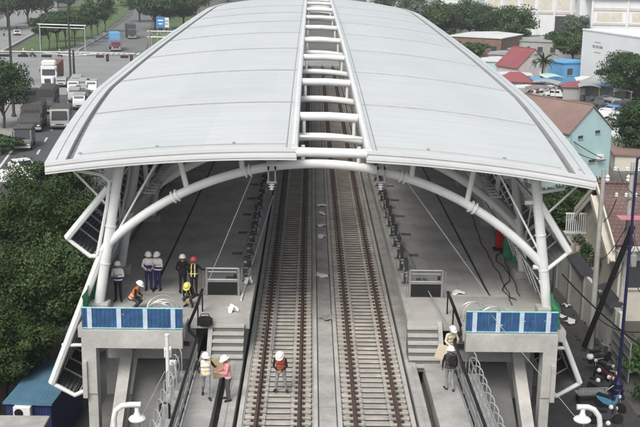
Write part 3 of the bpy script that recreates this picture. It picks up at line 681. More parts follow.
# gooseneck lamps
for s, pts, bell in ((-1, [(114, 460), (114, 418), (116, 410), (122, 405.5), (130, 404.5), (141, 404.5)], (137, 408)), (1, [(599, 460), (600, 424), (599, 416), (594, 409.5), (588, 407), (577, 407)], (583, 409))):
    Y = 37; P_ = [PY(x, y, Y) for x, y in pts]; P_[0] = Vector((P_[1].x, Y, 0))
    t = thing('gooseneck_lamp', 'white gooseneck pipe lamp with bell shade ' + ('left of the tracks beside the raking concrete beam' if s < 0 else 'right of the tracks beside the parked motorbikes'), 'lamp', (P_[0].x, Y, 0), 0, 'white gooseneck lamps')
    b = MB(); b.tube(P_, .105, 12); b.build('pipe', M['white'], t, smooth=True)
    c = PY(bell[0], bell[1], Y); b = MB(); b.lathe([(.09, .02), (.09, -.16), (.12, -.22), (.15, -.30), (.29, -.36), (.33, -.42), (.31, -.47), (.12, -.50)], c, 16); b.build('bell_shade', M['whitep'], t, smooth=True)
    b = MB(); b.tube([c+Vector((.05, 0, -.5)), c+Vector((.10, 0, -1.0)), c+Vector((.0, 0, -1.6))], .03, 6); b.build('cord', M['greyp'], t)
# upright white pole by the left walkway
pt = PY(167, 335, 38); b = MB(); b.tube([(pt.x, 38, 4.4), (pt.x, 38, pt.z)], .075, 10); b.lathe([(.1, 0), (.1, .05), (.02, .08)], (pt.x, 38, pt.z-.02), 10)
tag(b.build('upright_pole', M['white'], smooth=True), 'plain white upright pole standing in front of the left concrete portal', 'pole')
# pale boxes and lantern on the left walkway's outer side
for (px, py, sz, lab) in ((172, 368, (.34, .4, .55), 'small pale electrical box beside the upper left walkway railing'), (168, 352, (.28, .3, .4), 'smaller pale electrical box just below the left blue barrier end')):
    p = PY(px, py, 38.6 if py > 360 else 39.4); t = thing('electrical_box', lab, 'electrical box', p)
    b = MB(); b.box((0, 0, 0), sz, None, 0, .03); b.build('case', M['whitep'], t, local=True)
    b = MB(); b.box((0, -sz[1]/2-.012, 0), (sz[0]*.7, .02, sz[2]*.7)); b.box((sz[0]*.2, -sz[1]/2-.03, 0), (.04, .03, .08)); b.build('door', M['greyp'], t, local=True)
    b = MB(); b.box((0, 0, -sz[2]/2-.55), (.08, .08, 1.1)); b.build('stand', M['steel'], t, local=True)
p = PY(165, 413, 35.5); t = thing('work_lantern', 'black framed work lantern standing beside the lower left walkway', 'lantern', p)
b = MB(); pts_ = [(.17*sgn_, 0, z) for sgn_, z in ((-1, -.38), (-1, .30))]+[(-.10, 0, .38), (.10, 0, .38)]+[(.17, 0, .30), (.17, 0, -.38), (-.17, 0, -.38)]
b.tube(pts_, .04, 8); b.build('frame', M['black'], t, local=True); b = MB(); b.box((0, .02, -.02), (.26, .12, .60), None, 0, .03); b.build('body', M['greyp'], t, local=True)
b = MB(); b.box((0, 0, -1.0), (.08, .08, 1.3)); b.build('stand', M['steel'], t, local=True)
# white cloth, black bag, papers
def cloth(p, sx, sy, m, label, cat, name, rz=0, h=.12):
    b = MB(); n = 7; V = []; ph = random.uniform(0, 6)
    for j in range(n+1):
        for i in range(n+1):
            u, v = i/n-.5, j/n-.5; V.append((u*sx*(1+.2*sin(v*9+ph)), v*sy*(1+.15*cos(u*8+ph)), h*(.5+.5*sin(u*7+v*5+ph))*(1-abs(u)*.6)+.015))
    m0 = len(V); V += [(a, c, max(.003, d-.012)) for a, c, d in V]
    F = [(j*(n+1)+i, j*(n+1)+i+1, (j+1)*(n+1)+i+1, (j+1)*(n+1)+i) for j in range(n) for i in range(n)]
    F += [tuple(m0+q for q in f[::-1]) for f in F]
    Rm = Matrix.Rotation(rz, 3, 'Z'); b.add([Rm @ Vector(v)+Vector(p) for v in V], F)
    return tag(b.build(name, M[m], smooth=True), label, cat)
cloth(PZ(232, 311, 9.61), .4, .5, 'paper', 'crumpled white cloth on the left platform above the concrete steps', 'cloth', 'white_cloth', .5, .25)
cloth(PZ(457, 293, 9.62), .55, .5, 'paper', 'white paper sheet lying on the right platform beside the gate', 'paper', 'paper_sheet', .4, .06)
cloth(PZ(248, 283, 9.7), .35, .5, 'paper', 'small white bag at the platform edge beside the left gate', 'bag', 'white_bag', .1, .3)
for px, py, sx, sy, lab in ((322, 206, .5, .7, 'white sheet on the median strip, farthest from the front'), (322, 214, .35, .8, 'torn white sheet on the median strip, second from the back'), (321, 226, .45, .6, 'dull white rag on the median strip in the middle of the row'), (321, 237, .55, .5, 'bright white sheet on the median strip, third from the front'), (322, 276, .5, .7, 'white ring of plastic on the median strip near the open end'), (329, 318, .55, .8, 'pale flattened bag on the median strip nearest the front')):
    cloth(PZ(px, py, 8.13), sx, sy, 'paper' if py < 300 else 'vsilver', lab, 'litter', 'white_litter', random.uniform(0, 3), .1)
t = thing('black_bag', 'black holdall bag on the left platform beside the concrete steps', 'bag', PZ(205, 326, 9.4))
b = MB(); b.box((0, 0, .2), (.62, .36, .40), None, 0, .1); b.build('body', M['cblack'], t, local=True, smooth=True); b = MB(); b.tube([(-.2, 0, .38), (-.14, 0, .52), (.14, 0, .52), (.2, 0, .38)], .02, 6); b.build('handle', M['black'], t, local=True)
# red equipment on each platform
for px, py, lab in ((134, 221, 'red upright equipment cabinet behind the arch on the left platform'), (500, 250, 'red upright equipment cabinet behind the arch on the right platform')):
    p = PZ(px, py, 9.6); t = thing('equipment_cabinet', lab, 'cabinet', p, 0, 'red equipment cabinets')
    b = MB(); b.box((0, 0, .65), (.5, .45, 1.05), None, 0, .05); b.build('case', M['red'], t, local=True); b = MB(); b.box((0, -.235, .68), (.4, .03, .8)); b.box((.14, -.255, .7), (.04, .03, .2)); b.build('door', M['red'], t, local=True)
    b = MB(); b.box((0, 0, .05), (.7, .56, .10)); b.build('plinth', M['dark'], t, local=True)
# green netting sheets
def net(corners, label, seed):
    rr = random.Random(seed); a, b_, c, d = [Vector(v) for v in corners]; n, m_ = 9, 7; V = []
    nr = (b_-a).cross(d-a).normalized()
    for j in range(m_+1):
        for i in range(n+1):
            u, v = i/n, j/m_; p = a.lerp(b_, u).lerp(d.lerp(c, u), v); p += nr*(.05*sin(u*14+rr.random())+.03*rr.uniform(-1, 1)); V.append(p)
    m0 = len(V); V += [p-nr*.01 for p in V]
    F = [(j*(n+1)+i, j*(n+1)+i+1, (j+1)*(n+1)+i+1, (j+1)*(n+1)+i) for j in range(m_) for i in range(n)]; F += [tuple(m0+q for q in f[::-1]) for f in F]
    b = MB(); b.add(V, F); return tag(b.build('green_net', M['greennet']), label, 'netting', 'green safety nets')
net([(-9.7, 41.0, 9.62), (-9.7, 44.9, 9.62), (-9.55, 44.9, 10.9), (-9.7, 41.0, 10.6)], 'green net along the outer edge of the left platform beside the column base', 1)
net([(9.5, 40.4, 9.62), (9.62, 44.5, 9.62), (9.6, 44.5, 10.9), (9.5, 40.4, 10.5)], 'green net along the outer edge of the right platform beside the column base', 2)
net([(9.1, 51.0, 9.62), (9.7, 49.6, 9.62), (9.7, 49.7, 10.7), (9.15, 51.0, 10.8)], 'green net hanging deeper on the right platform behind the column', 3)
# blue site cabin
cz = 2.75; t = thing('site_cabin', 'blue site cabin with shallow roof standing under the left trees', 'cabin', (-14, 51, 0), R(-4))
b = MB(); b.b2((-1.12, -2.6, .1), (1.12, 2.6, cz-.12)); b.build('wall', M['cabinw'], t, local=True)
b = MB(); b.prism([(-1.22, cz-.12), (-1.22, cz-.02), (0, cz+.10), (1.22, cz-.02), (1.22, cz-.12)], -2.75, 2.75, 'y'); b.build('roof', M['cabinr'], t, local=True)
ac = MB(); ac.box((-.22, -2.80, 2.3), (.85, .36, .62), None, 0, .03); ao = ac.build('air_conditioner', M['whitep'], t, local=True)
b = MB(); b.lathe([(.22, 0), (.22, .02), (.08, .03)], (0, 0, 0), 16, 0, Matrix.Rotation(pi/2, 3, 'X')); b.v = [v+Vector((-.36, -2.985, 2.3)) for v in b.v]; b.build('fan', M['black'], ao, local=True)
b = MB(); b.b2((.35, -2.63, .1), (1.0, -2.6, 2.05)); b.build('door', M['cabinw'], t, local=True)
p = PZ(20, 421, 4.0); b = MB(); b.b2((p.x-3.2, 42.6, 3.7), (p.x+1.15, 44.2, 3.95), 0, .03); b.b2((p.x-3, 42.9, 0), (p.x+.9, 44.0, 3.7))
tag(b.build('concrete_shelter', M['conc2']), 'flat grey concrete roof block in front of the blue site cabin', 'shelter')
p = PZ(10, 178, 3); t = thing('roadside_awning', 'white sheet awning at the road edge beneath the nearest corner of the station roof', 'awning', (p.x, p.y, 0))
b = MB(); b.slab([(-3.5, -1.6, 3.0), (2.2, -1.6, 2.9), (2.6, 1.9, 3.4), (-3.5, 1.9, 3.5)], .06); b.build('roof_sheet', M['roofpale'], t, local=True)
for x, y in ((-3.2, -1.4), (2, -1.4), (2.2, 1.7), (-3.2, 1.7)):
    b = MB(); b.tube([(x, y, 0), (x, y, 3.0)], .05, 6); b.build('post', M['steel'], t, local=True)

# ================================================================== PEOPLE
def caps(b, p, q, r0, r1, mi, seg=12):
    p, q = Vector(p), Vector(q); d = q-p; L = d.length
    z = d/L if L > 1e-6 else Vector((0, 0, 1)); x = z.orthogonal().normalized(); y = z.cross(x); V = []
    rings = [(-r0*cos(a), r0*sin(a)) for a in (.25, .7, 1.2)]+[(0, r0), (L, r1)]+[(L+r1*cos(a), r1*sin(a)) for a in (1.2, .7, .25)]
    for h, r in rings:
        for k in range(seg): V.append(p+z*h+(x*cos(2*pi*k/seg)+y*sin(2*pi*k/seg))*r)
    n = len(rings); F = [(i*seg+k, i*seg+(k+1) % seg, (i+1)*seg+(k+1) % seg, (i+1)*seg+k) for i in range(n-1) for k in range(seg)]
    F += [tuple(range(seg-1, -1, -1)), tuple((n-1)*seg+k for k in range(seg))]; b.add(V, F, mi)
def remesh(b, vox, name):
    me = bpy.data.meshes.new('tmp'); me.from_pydata([tuple(v) for v in b.v], [], b.f); ob = bpy.data.objects.new('tmp', me); COL.objects.link(ob)
    md = ob.modifiers.new('r', 'REMESH'); md.mode = 'VOXEL'; md.voxel_size = vox
    sm = ob.modifiers.new('s', 'SMOOTH'); sm.iterations = 3; sm.factor = .5
    dg = bpy.context.evaluated_depsgraph_get(); out = bpy.data.meshes.new_from_object(ob.evaluated_get(dg)); bpy.data.objects.remove(ob); out.name = name
    return out
def segd(p, a, b):
    d = b-a; L2 = d.dot(d)
    t = np.clip(((p-a)@d)/L2, 0, 1) if L2 > 1e-9 else np.zeros(len(p)); return np.linalg.norm(p-(a+t[:, None]*d), axis=1), t
def person(pos, rz, label, J={}, lean=0, pz=.92, mats=('cwhite', 'cnavy'), vest=None, band='reflect', helmet='hwhite', straps=None, sleeves='shirt', head_down=0, group=None, vest_sides=False, extra=None, twist=0):
    """J overrides joints: upper ones (el, wr = elbow, wrist; L/R) are given for an upright trunk relative to the pelvis; feet and knees in standing space"""
    T = thing('person', label, 'person', pos, rz, group)
    pv = Vector((0, J.get('py', 0), pz)); Ml = Matrix.Rotation(-lean, 3, 'X') @ Matrix.Rotation(twist, 3, 'Z')
    U = lambda v: pv + Ml @ Vector(v)
    up = dict(shL=(-.19, 0, .47), shR=(.19, 0, .47), elL=(-.25, -.02, .20), elR=(.25, -.02, .20), wrL=(-.25, .09, -.03), wrR=(.25, .09, -.03)); up.update({k: v for k, v in J.items() if k in up})
    A = {k: U(v) for k, v in up.items()}
    lo = dict(knL=(-.10, .02, .48), knR=(.10, .02, .48), anL=(-.11, -.02, .085), anR=(.11, -.02, .085)); lo.update({k: v for k, v in J.items() if k in lo})
    A.update({k: Vector(v) for k, v in lo.items()})
    hpL, hpR = U((-.09, 0, 0)), U((.09, 0, 0)); hd = Matrix.Rotation(-head_down, 3, 'X')
    neck = U((0, .0, .55)); H = lambda v: neck + Ml @ (hd @ Vector(v)); hc = H((0, .02, .135))
    b = MB(); S = []                                     # S: (a, b, ra, rb, material)
    SH, TR, SK, SO, EY = 0, 1, 2, 3, 4
    sk = lambda p, q, r0, r1, m_: (caps(b, p, q, r0, r1, m_), S.append((Vector(p), Vector(q), r0, r1, m_)))
    sk(U((-.13, 0, .47)), U((.13, 0, .47)), .072, .072, SH); sk(U((-.075, .005, .36)), U((.075, .005, .36)), .108, .108, SH)
    sk(U((-.06, 0, .18)), U((.06, 0, .18)), .105, .105, SH); sk(U((-.065, 0, .06)), U((.065, 0, .06)), .112, .112, SH); sk(U((-.075, -.01, -.02)), U((.075, -.01, -.02)), .115, .115, TR)
    sk(U((0, 0, .49)), neck, .060, .054, SK); sk(neck, H((0, .01, .06)), .052, .052, SK)
    sk(H((0, .005, .15)), H((0, .015, .17)), .093, .090, SK); sk(H((0, .035, .07)), H((0, .03, .12)), .058, .075, SK); sk(H((0, .10, .118)), H((0, .107, .095)), .010, .016, SK)
    for sx in (-1, 1):
        sk(H((sx*.09, .0, .13)), H((sx*.092, -.012, .10)), .018, .014, SK); S.append((H((sx*.034, .098, .135)), H((sx*.036, .098, .135)), .016, .016, EY))
    S.append((H((-.02, .088, .058)), H((.02, .088, .058)), .012, .012, 5))
    for s in ('L', 'R'):
        sx = -1 if s == 'L' else 1; sh, el, wr = A['sh'+s], A['el'+s], A['wr'+s]
        sk(sh, el, .056, .044, SH); am = SH if sleeves == 'shirt' else SK; sk(el, wr, .044, .031, am)
        d = (wr-el).normalized(); side = Ml @ Vector((-sx*.6, .5, 0)); side = (side-d*side.dot(d)).normalized(); nrm = d.cross(side)
        palm = wr+d*.075; sk(wr, palm, .026, .034, SK)
        for i, fl in enumerate((.060, .075, .082, .072)):
            o_ = side*((i-1.5)*.021)*-1; k1 = palm+d*(.018+fl*.5)+o_; k2 = k1+(d*.7+nrm*-.7*sx).normalized()*fl*.55
            sk(palm+o_, k1, .0125, .0115, SK); sk(k1, k2, .0115, .010, SK)
        th = wr+d*.035+side*.026; sk(wr+d*.03, th+side*.02+d*.02, .016, .013, SK); sk(th+side*.02+d*.02, th+side*.03+d*.055, .013, .011, SK)
        hp, kn, an = (hpL if s == 'L' else hpR), A['kn'+s], A['an'+s]
        sk(hp, kn, .090, .062, TR); sk(kn, an, .062, .046, TR)
        fd = J.get('fd'+s, J.get('fd', Vector((sx*.05, .17, -.045)))); fd = Vector(fd); sk(an+Vector((0, -.045, -.035)), an+fd, .046, .042, SO)
    me = remesh(b, .0125, 'person_body'); n = len(me.vertices)
    co = np.empty(n*3, np.float32); me.vertices.foreach_get('co', co); co = co.reshape(-1, 3)
    best = np.full(n, 9.); lab = np.zeros(n, int)
    for a, q, r0, r1, m_ in S:
        d, t = segd(co, np.array(a), np.array(q)); d = d-(r0+(r1-r0)*t)-(.008 if m_ in (4, 5) else 0); k = d < best; best[k] = d[k]; lab[k] = m_
    fm = [int(np.bincount(lab[list(p.vertices)]).argmax()) for p in me.polygons]
    me.materials.clear()
    for m_ in (mats[0], mats[1], 'skin', 'shoe', 'eye', 'vred'): me.materials.append(M[m_])
    me.polygons.foreach_set('material_index', fm); me.polygons.foreach_set('use_smooth', [True]*len(me.polygons)); me.update()
    body = bpy.data.objects.new('body', me); COL.objects.link(body); body.parent = T
    Mi = (Ml @ hd)
    # hair and helmet
    b = MB(); b.lathe([(.098, .0), (.101, .05), (.085, .09), (.045, .11), (.01, .115)], (0, 0, 0), 16); b.v = [H(Vector((v.x, v.y*1.08-.012, v.z+.115))) for v in b.v]; b.build('hair', M['hair'], T, local=True, smooth=True)
    if helmet:
        b = MB(); b.lathe([(.132, 0), (.136, .03), (.125, .085), (.092, .125), (.045, .148), (.008, .152)], (0, 0, 0), 18)
        b.lathe([(.128, -.004), (.158, -.012), (.160, -.002), (.134, .015)], (0, 0, 0), 18); V = b.v
        b.v = [H(Vector((v.x, v.y*1.14+(.035 if v.y > .10 and v.z < .02 else 0)-.004, v.z+.165))) for v in V]; b.tube([H((0, -.12, .24)), H((0, 0, .318)), H((0, .12, .25))], .012, 6)
        b.build('helmet', M[helmet], T, local=True, smooth=True)
    if vest:
        b = MB(); g = .02
        caps(b, U((-.115, 0, .465)), U((.115, 0, .465)), .074+g, .074+g, 0); caps(b, U((-.075, .005, .36)), U((.075, .005, .36)), .108+g, .108+g, 0)
        caps(b, U((-.06, 0, .18)), U((.06, 0, .18)), .107+g, .107+g, 0); caps(b, U((-.068, 0, .03)), U((.068, 0, .03)), .118+g, .118+g, 0)
        vm = remesh(b, .016, 'vest'); n = len(vm.vertices); co = np.empty(n*3, np.float32); vm.vertices.foreach_get('co', co); co = co.reshape(-1, 3)
        loc = (co-np.array(pv))@np.array(Ml)            # back into upright trunk space
        band_m = (np.abs(loc[:, 2]-.16) < .026) | (np.abs(loc[:, 2]-.02) < .024)
        if straps: band_m = (np.abs(np.abs(loc[:, 0])-.075) < .028) | (np.abs(loc[:, 2]-.13) < .03)
        if straps == 'cross': band_m = (np.abs(np.abs(loc[:, 0])-(loc[:, 2]-.16)*.42) < .026) | (np.abs(loc[:, 2]-.08) < .028)
        if straps == 'chest': band_m = (loc[:, 2] > .25) | (np.abs(loc[:, 2]-.06) < .03)
        fm = [int(band_m[list(p.vertices)].mean() > .5) for p in vm.polygons]
        vm.materials.clear(); vm.materials.append(M[vest]); vm.materials.append(M[band]); vm.polygons.foreach_set('material_index', fm); vm.polygons.foreach_set('use_smooth', [True]*len(vm.polygons)); vm.update()
        vo = bpy.data.objects.new('vest', vm); COL.objects.link(vo); vo.parent = T
    if extra: extra(T, U, A)
    return T
def g0(x, y, z): v = PZ(x, y, z); return (v.x, v.y, z)
armsF = dict(elL=(-.25, .06, .22), elR=(.25, .06, .22), wrL=(-.05, .24, .24), wrR=(.07, .24, .26))
hips = dict(elL=(-.27, .0, .2), elR=(.27, .0, .2), wrL=(-.12, .2, .1), wrR=(.13, .2, .12))
person(g0(118.5, 301, 9.602), pi, 'person in white helmet, white shirt and navy vest standing alone by the left column base', armsF, mats=('cwhite', 'cblack'), vest='cvnavy', straps='chest', band='cwhite')
person(g0(149, 290, 9.602), pi+.3, 'person in white helmet and white sleeved navy clothes, left of the close pair', hips, mats=('cwhite', 'cnavy'), vest='cvnavy', straps='chest', band='cwhite', head_down=.2)
person(g0(158, 290, 9.602), pi-.35, 'person in white helmet and white sleeved navy clothes, right of the close pair', armsF, mats=('cwhite', 'cnavy'), vest='cvnavy', straps='chest', band='cwhite', head_down=.25)
person(g0(134, 310, 9.602), -pi/2-.2, 'person in white helmet and orange vest bending low behind the left blue barrier', dict(elL=(-.22, .12, .25), elR=(.22, .12, .25), wrL=(-.08, .36, .28), wrR=(.10, .38, .30), knL=(-.13, .30, .40), knR=(.14, .26, .40), anL=(-.13, .02, .085), anR=(.14, -.02, .085), py=-.08), lean=.55, pz=.55, mats=('cblack', 'cdark'), vest='cvorange')
person(g0(183, 293, 9.602), .1, 'person in white helmet and all black clothes standing with back turned, no vest', dict(elL=(-.27, .0, .22), wrL=(-.18, .14, .05), elR=(.25, .05, .21), wrR=(.15, .2, .1)), mats=('cblack', 'cblack'))
person(g0(194, 296, 9.602), -.15, 'person in dark red helmet and black clothes with pale yellow straps, back turned', dict(elR=(.34, .08, .28), wrR=(.50, .22, .24), elL=(-.24, .03, .2), wrL=(-.18, .16, .02)), mats=('cblack', 'cblack'), vest='cblack', straps=True, band='cvyellow', helmet='hred')
person(g0(190, 306, 9.602), pi-.3, 'person in yellow helmet crouching in dark clothes with yellow vest straps', dict(elL=(-.24, .14, .22), elR=(.24, .14, .22), wrL=(-.10, .38, .16), wrR=(.12, .38, .12), knL=(-.16, .30, .42), knR=(.16, .32, .40), anL=(-.13, .04, .085), anR=(.13, .04, .085), py=-.14), lean=.6, pz=.42, mats=('cblack', 'cdark'), vest='cblack', straps=True, band='cvyellow', helmet='hyellow', head_down=.3)
person(g0(206, 397, 8.2), pi+.15, 'person in cream helmet and pale yellow cross vest striding along the left walkway', dict(elL=(-.33, .0, .27), wrL=(-.40, .20, .38), elR=(.30, -.02, .22), wrR=(.22, .16, .10), knL=(-.09, .20, .50), anL=(-.09, .26, .12), knR=(.10, .02, .47), anR=(.10, -.26, .15), fdR=(.02, .13, -.09)), mats=('cblack', 'cgrey'), vest='cwhite', straps='cross', band='cvyellow', helmet='hwhite', lean=.08)
person(g0(228, 400, 8.25), pi/2+.35, 'person in pink and white striped vest standing beside the steps, facing the walkway', dict(elL=(-.23, .1, .22), elR=(.23, .1, .22), wrL=(-.10, .30, .25), wrR=(.10, .32, .26)), mats=('cvpink', 'ccheck'), vest='cvpink', helmet='hwhite', head_down=.35, lean=.1, band='cwhite')
def backpack(T, U, A):
    b = MB(); b.box((0, 0, 0), (.26, .15, .34), None, 0, .05); b.v = [U(v+Vector((.02, -.20, .33))) for v in b.v]; b.build('backpack', M['cblack'], T, local=True, smooth=True)
person(g0(281, 391, 8.27), pi-.15, 'person in white helmet and red orange vest standing bowed between the rails', dict(elL=(-.25, .12, .22), elR=(.25, .12, .22), wrL=(-.07, .28, .16), wrR=(.08, .29, .14), knL=(-.15, .05, .48), knR=(.15, .05, .48), anL=(-.20, -.02, .085), anR=(.19, -.02, .085)), mats=('cblack', 'cgrey'), vest='cvred', helmet='hwhite', lean=.42, head_down=.35, extra=backpack, band='cvorange')
person(g0(449, 390, 8.2), .1, 'person with dark charcoal vest and grey trousers walking away on the right walkway', dict(elL=(-.27, .02, .22), wrL=(-.26, .10, -.02), elR=(.27, .02, .22), wrR=(.25, .1, -.02), knL=(-.10, .10, .49), anL=(-.09, .06, .085), knR=(.10, .0, .47), anR=(.11, -.16, .11)), mats=('cblack', 'cgrey'), vest='cdark', helmet='hwhite', band='cdark', extra=backpack)
def sheetcarry(T, U, A):
    b = MB(); b.box((0, 0, 0), (.46, .05, .55), Matrix.Rotation(.35, 3, 'Y'), 0, .015); b.v = [U(v+Vector((.18, .33, .20))) for v in b.v]; b.build('cream_sheet', M['beige'], T, local=True)
person(g0(449, 366, 8.2), pi+.4, 'person in white helmet and cream jacket half hidden on the right walkway below the barrier', dict(elL=(-.28, .1, .25), wrL=(-.14, .3, .3), elR=(.30, .1, .25), wrR=(.2, .3, .15)), mats=('ccream', 'cgrey'), vest=None, helmet='hwhite', lean=.2, head_down=.2)
c = g0(229, 368, 9.0); tag(MB().box((c[0]-.38, c[1]+.0, 9.0), (.55, .03, .75), Matrix.Rotation(.5, 3, 'Z') @ Matrix.Rotation(-.35, 3, 'X'), 0, .01).build('brown_board', M['card']), 'brown cardboard sheet held between the two workers on the left walkway', 'board')
c = g0(441, 352, 9.0)
t = tag(MB().box((c[0], c[1]-.15, 9.05), (.42, .05, .62), Matrix.Rotation(.3, 3, 'Y'), 0, .015).build('cream_board', M['beige']), 'cream board carried beside the half hidden person on the right walkway', 'board')
# ================================================================== VEHICLES (front towards -Y in their own space)
def wheel(parent, x, y, r, wdt=.28, dual=False):
    b = MB(); Ry = Matrix.Rotation(pi/2, 3, 'Y')
    b.lathe([(r*.60, -wdt/2), (r*.96, -wdt/2), (r, -wdt*.3), (r, wdt*.3), (r*.96, wdt/2), (r*.60, wdt/2)], (x, y, r), 18, 0, Ry); wh = b.build('wheel', M['tyre'], parent, local=True, smooth=True)
    b = MB(); b.lathe([(r*.2, -wdt*.53), (r*.58, -wdt*.46), (r*.60, wdt*.46), (r*.2, wdt*.53)], (x, y, r), 14, 0, Ry); b.build('rim', M['rim'], wh, local=True)
def truck(name, label, cat, loc, rz, cab, load, L=7.5, W=2.4, Hc=2.6, Hl=3.4, kind='box', group=None):
    T = thing(name, label, cat, loc, rz, group); w2 = W/2; f = -L/2
    b = MB(); b.b2((-w2*.8, f+.3, .55), (w2*.8, L/2, .85)); b.build('chassis', M['dark'], T, local=True)
    b = MB(); prof = [(f+.05, .5), (f, 1.35), (f+.28, Hc-.25), (f+.5, Hc), (f+1.75, Hc), (f+1.85, .6)]
    b.prism(prof, -w2*.96, w2*.96, 'x'); cb = b.build('cab', M[cab], T, local=True)
    b = MB(); b.slab([(-w2*.86, f+.015, 1.42), (w2*.86, f+.015, 1.42), (w2*.80, f+.255, Hc-.32), (-w2*.80, f+.255, Hc-.32)], .03); b.build('windscreen', M['glass'], cb, local=True)
    for s in (-1, 1):
        b = MB(); b.box((s*(w2*.96+.01), f+1.0, Hc-.75), (.02, .95, .62)); b.build('side_window', M['glass'], cb, local=True)
        b = MB(); b.box((s*w2*.72, f-.01, .95), (.34, .06, .2), None, 0, .02); b.build('headlight', M['lamp'], T, local=True)
        b = MB(); b.box((s*(w2+.16), f+.25, Hc-.75), (.10, .14, .5), None, 0, .02); b.tube([(s*w2*.95, f+.3, Hc-.6), (s*(w2+.15), f+.25, Hc-.6)], .02, 5); b.build('mirror', M['black'], T, local=True)
    b = MB(); b.box((0, f-.05, .55), (W*.98, .16, .32), None, 0, .04); b.build('bumper', M['vsilver'], T, local=True)
    b = MB(); b.box((0, f-.012, 1.12), (W*.5, .04, .26)); b.build('grille', M['dark'], T, local=True)
    y0 = f+1.95
    if kind == 'box':
        b = MB(); b.b2((-w2, y0, .95), (w2, L/2, Hl), 0, .03)
        for k in range(int((L/2-y0)/.9)):
            for s in (-1, 1): b.box((s*(w2+.012), y0+.5+k*.9, (Hl+.95)/2), (.025, .07, Hl-1.05))
        b.build('cargo_box', M[load], T, local=True)
    elif kind == 'tarp':
        b = MB(); b.b2((-w2, y0, .95), (w2, L/2, 1.5)); b.build('cargo_bed', M['volive'], T, local=True)
        b = MB(); pr = [(-w2, 1.45), (-w2*1.0, Hl-.45), (-w2*.80, Hl-.12), (-w2*.35, Hl), (w2*.35, Hl), (w2*.80, Hl-.12), (w2, Hl-.45), (w2, 1.45)]
        n = 8
        V = []; m_ = len(pr)
        for j in range(n+1):
            y = y0+(L/2-y0)*j/n; sg = .05*(j % 2); V += [(x*(1-sg*.4), y, z-(sg if z > 2 else 0)) for x, z in pr]
        F = [(j*m_+i, j*m_+i+1, (j+1)*m_+i+1, (j+1)*m_+i) for j in range(n) for i in range(m_-1)]+[tuple(range(m_-1, -1, -1)), tuple(n*m_+i for i in range(m_))]
        F += [(j*m_+m_-1, j*m_, (j+1)*m_, (j+1)*m_+m_-1) for j in range(n)]
        b.add(V, F); b.build('tarpaulin', M[load], T, local=True)
        b = MB(); b.box((0, y0-.01, 2.2), (W*.72, .03, 1.2)); b.build('front_opening_shade', M['dark'], T, local=True)  # dark sheet stands in for the shade inside the open tarpaulin front
    for y in ((f+1.0, L/2-1.9, L/2-.8) if L > 6.5 else (f+.9, L/2-.9)):
        for s in (-1, 1): wheel(T, s*(w2-.16), y, .48)
    return T
def van(name, label, cat, loc, rz, paint, L=4.6, W=1.8, Hh=1.95, kind='van', roofm=None, group=None):
    T = thing(name, label, cat, loc, rz, group); w2 = W/2; f = -L/2; e = L/2
    if kind == 'van': pr = [(f, .35), (f-.02, .75), (f+.35, 1.05), (f+.95, Hh-.1), (f+1.2, Hh), (e-.15, Hh), (e, Hh-.2), (e, .35)]; gl = (f+.40, 1.08, f+.93, Hh-.14)
    elif kind == 'bus': pr = [(f, .35), (f-.03, 1.2), (f+.15, Hh-.2), (f+.35, Hh), (e-.1, Hh), (e, Hh-.1), (e, .35)]; gl = (f-.02, 1.28, f+.13, Hh-.22)
    elif kind == 'jeep': pr = [(f, .45), (f, 1.0), (f+1.25, 1.12), (f+1.5, Hh-.1), (f+1.6, Hh), (e, Hh), (e, .5)]; gl = (f+1.27, 1.16, f+1.48, Hh-.14)
    else: pr = [(f, .35), (f, .62), (f+.95, .85), (f+1.65, Hh-.05), (f+2.0, Hh), (e-1.15, Hh-.03), (e-.55, .95), (e, .88), (e, .35)]; gl = (f+1.0, .88, f+1.63, Hh-.08)
    b = MB(); b.prism(pr, -w2, w2, 'x'); bo = b.build('body', M[paint], T, local=True)
    me = bo.data; bm = bmesh.new(); bm.from_mesh(me); bmesh.ops.bevel(bm, geom=bm.edges[:], offset=.07, segments=2, affect='EDGES'); bm.to_mesh(me); bm.free(); me.polygons.foreach_set('use_smooth', [True]*len(me.polygons)); me.set_sharp_from_angle(angle=R(35))
    y1, z1, y2, z2 = gl; dn = Vector((0, -(z2-z1), y2-y1)).normalized()*.012
    b = MB(); b.slab([Vector(v)+dn for v in ((-w2*.84, y1, z1), (w2*.84, y1, z1), (w2*.78, y2, z2), (-w2*.78, y2, z2))], .02); b.build('windscreen', M['glass'], bo, local=True)
    for s in (-1, 1):
        b = MB(); ya, yb = (f+1.25, e-.3) if kind != 'car' else (f+1.75, e-.95)
        n = 3 if kind != 'car' else 2; zz = (z1+.10, Hh-.28 if kind != 'car' else Hh-.16)
        for k in range(n): b.b2((s*w2-.012, ya+(yb-ya)*k/n+.05, zz[0]), (s*w2+.012, ya+(yb-ya)*(k+1)/n-.05, zz[1]))
        b.build('side_window', M['glass'], bo, local=True)
        b = MB(); b.box((s*w2*.74, f-.01, .72), (.30, .07, .17), None, 0, .02); b.build('headlight', M['lamp'], T, local=True)
        b = MB(); b.box((s*(w2+.10), y1+.15, z1+.12), (.18, .08, .13), None, 0, .02); b.build('mirror', M['black'], T, local=True)
    b = MB(); b.box((0, f-.03, .42), (W*.95, .14, .2), None, 0, .03); b.build('bumper', M['dark' if kind != 'jeep' else 'vwhite'], T, local=True)
    b = MB(); b.box((0, f-.012, .72), (W*.42, .04, .14)); b.build('grille', M['black'], T, local=True)
    if roofm: b = MB(); b.b2((-w2+.04, f+(1.3 if kind != 'bus' else .5), Hh), (w2-.04, e-.1, Hh+.06), 0, .02); b.build('roof_cover', M[roofm], T, local=True)
    r = .33 if kind in ('car', 'van') else .42
    for y in (f+.85, e-.85):
        for s in (-1, 1): wheel(T, s*(w2-.10), y, r, .22)
    return T
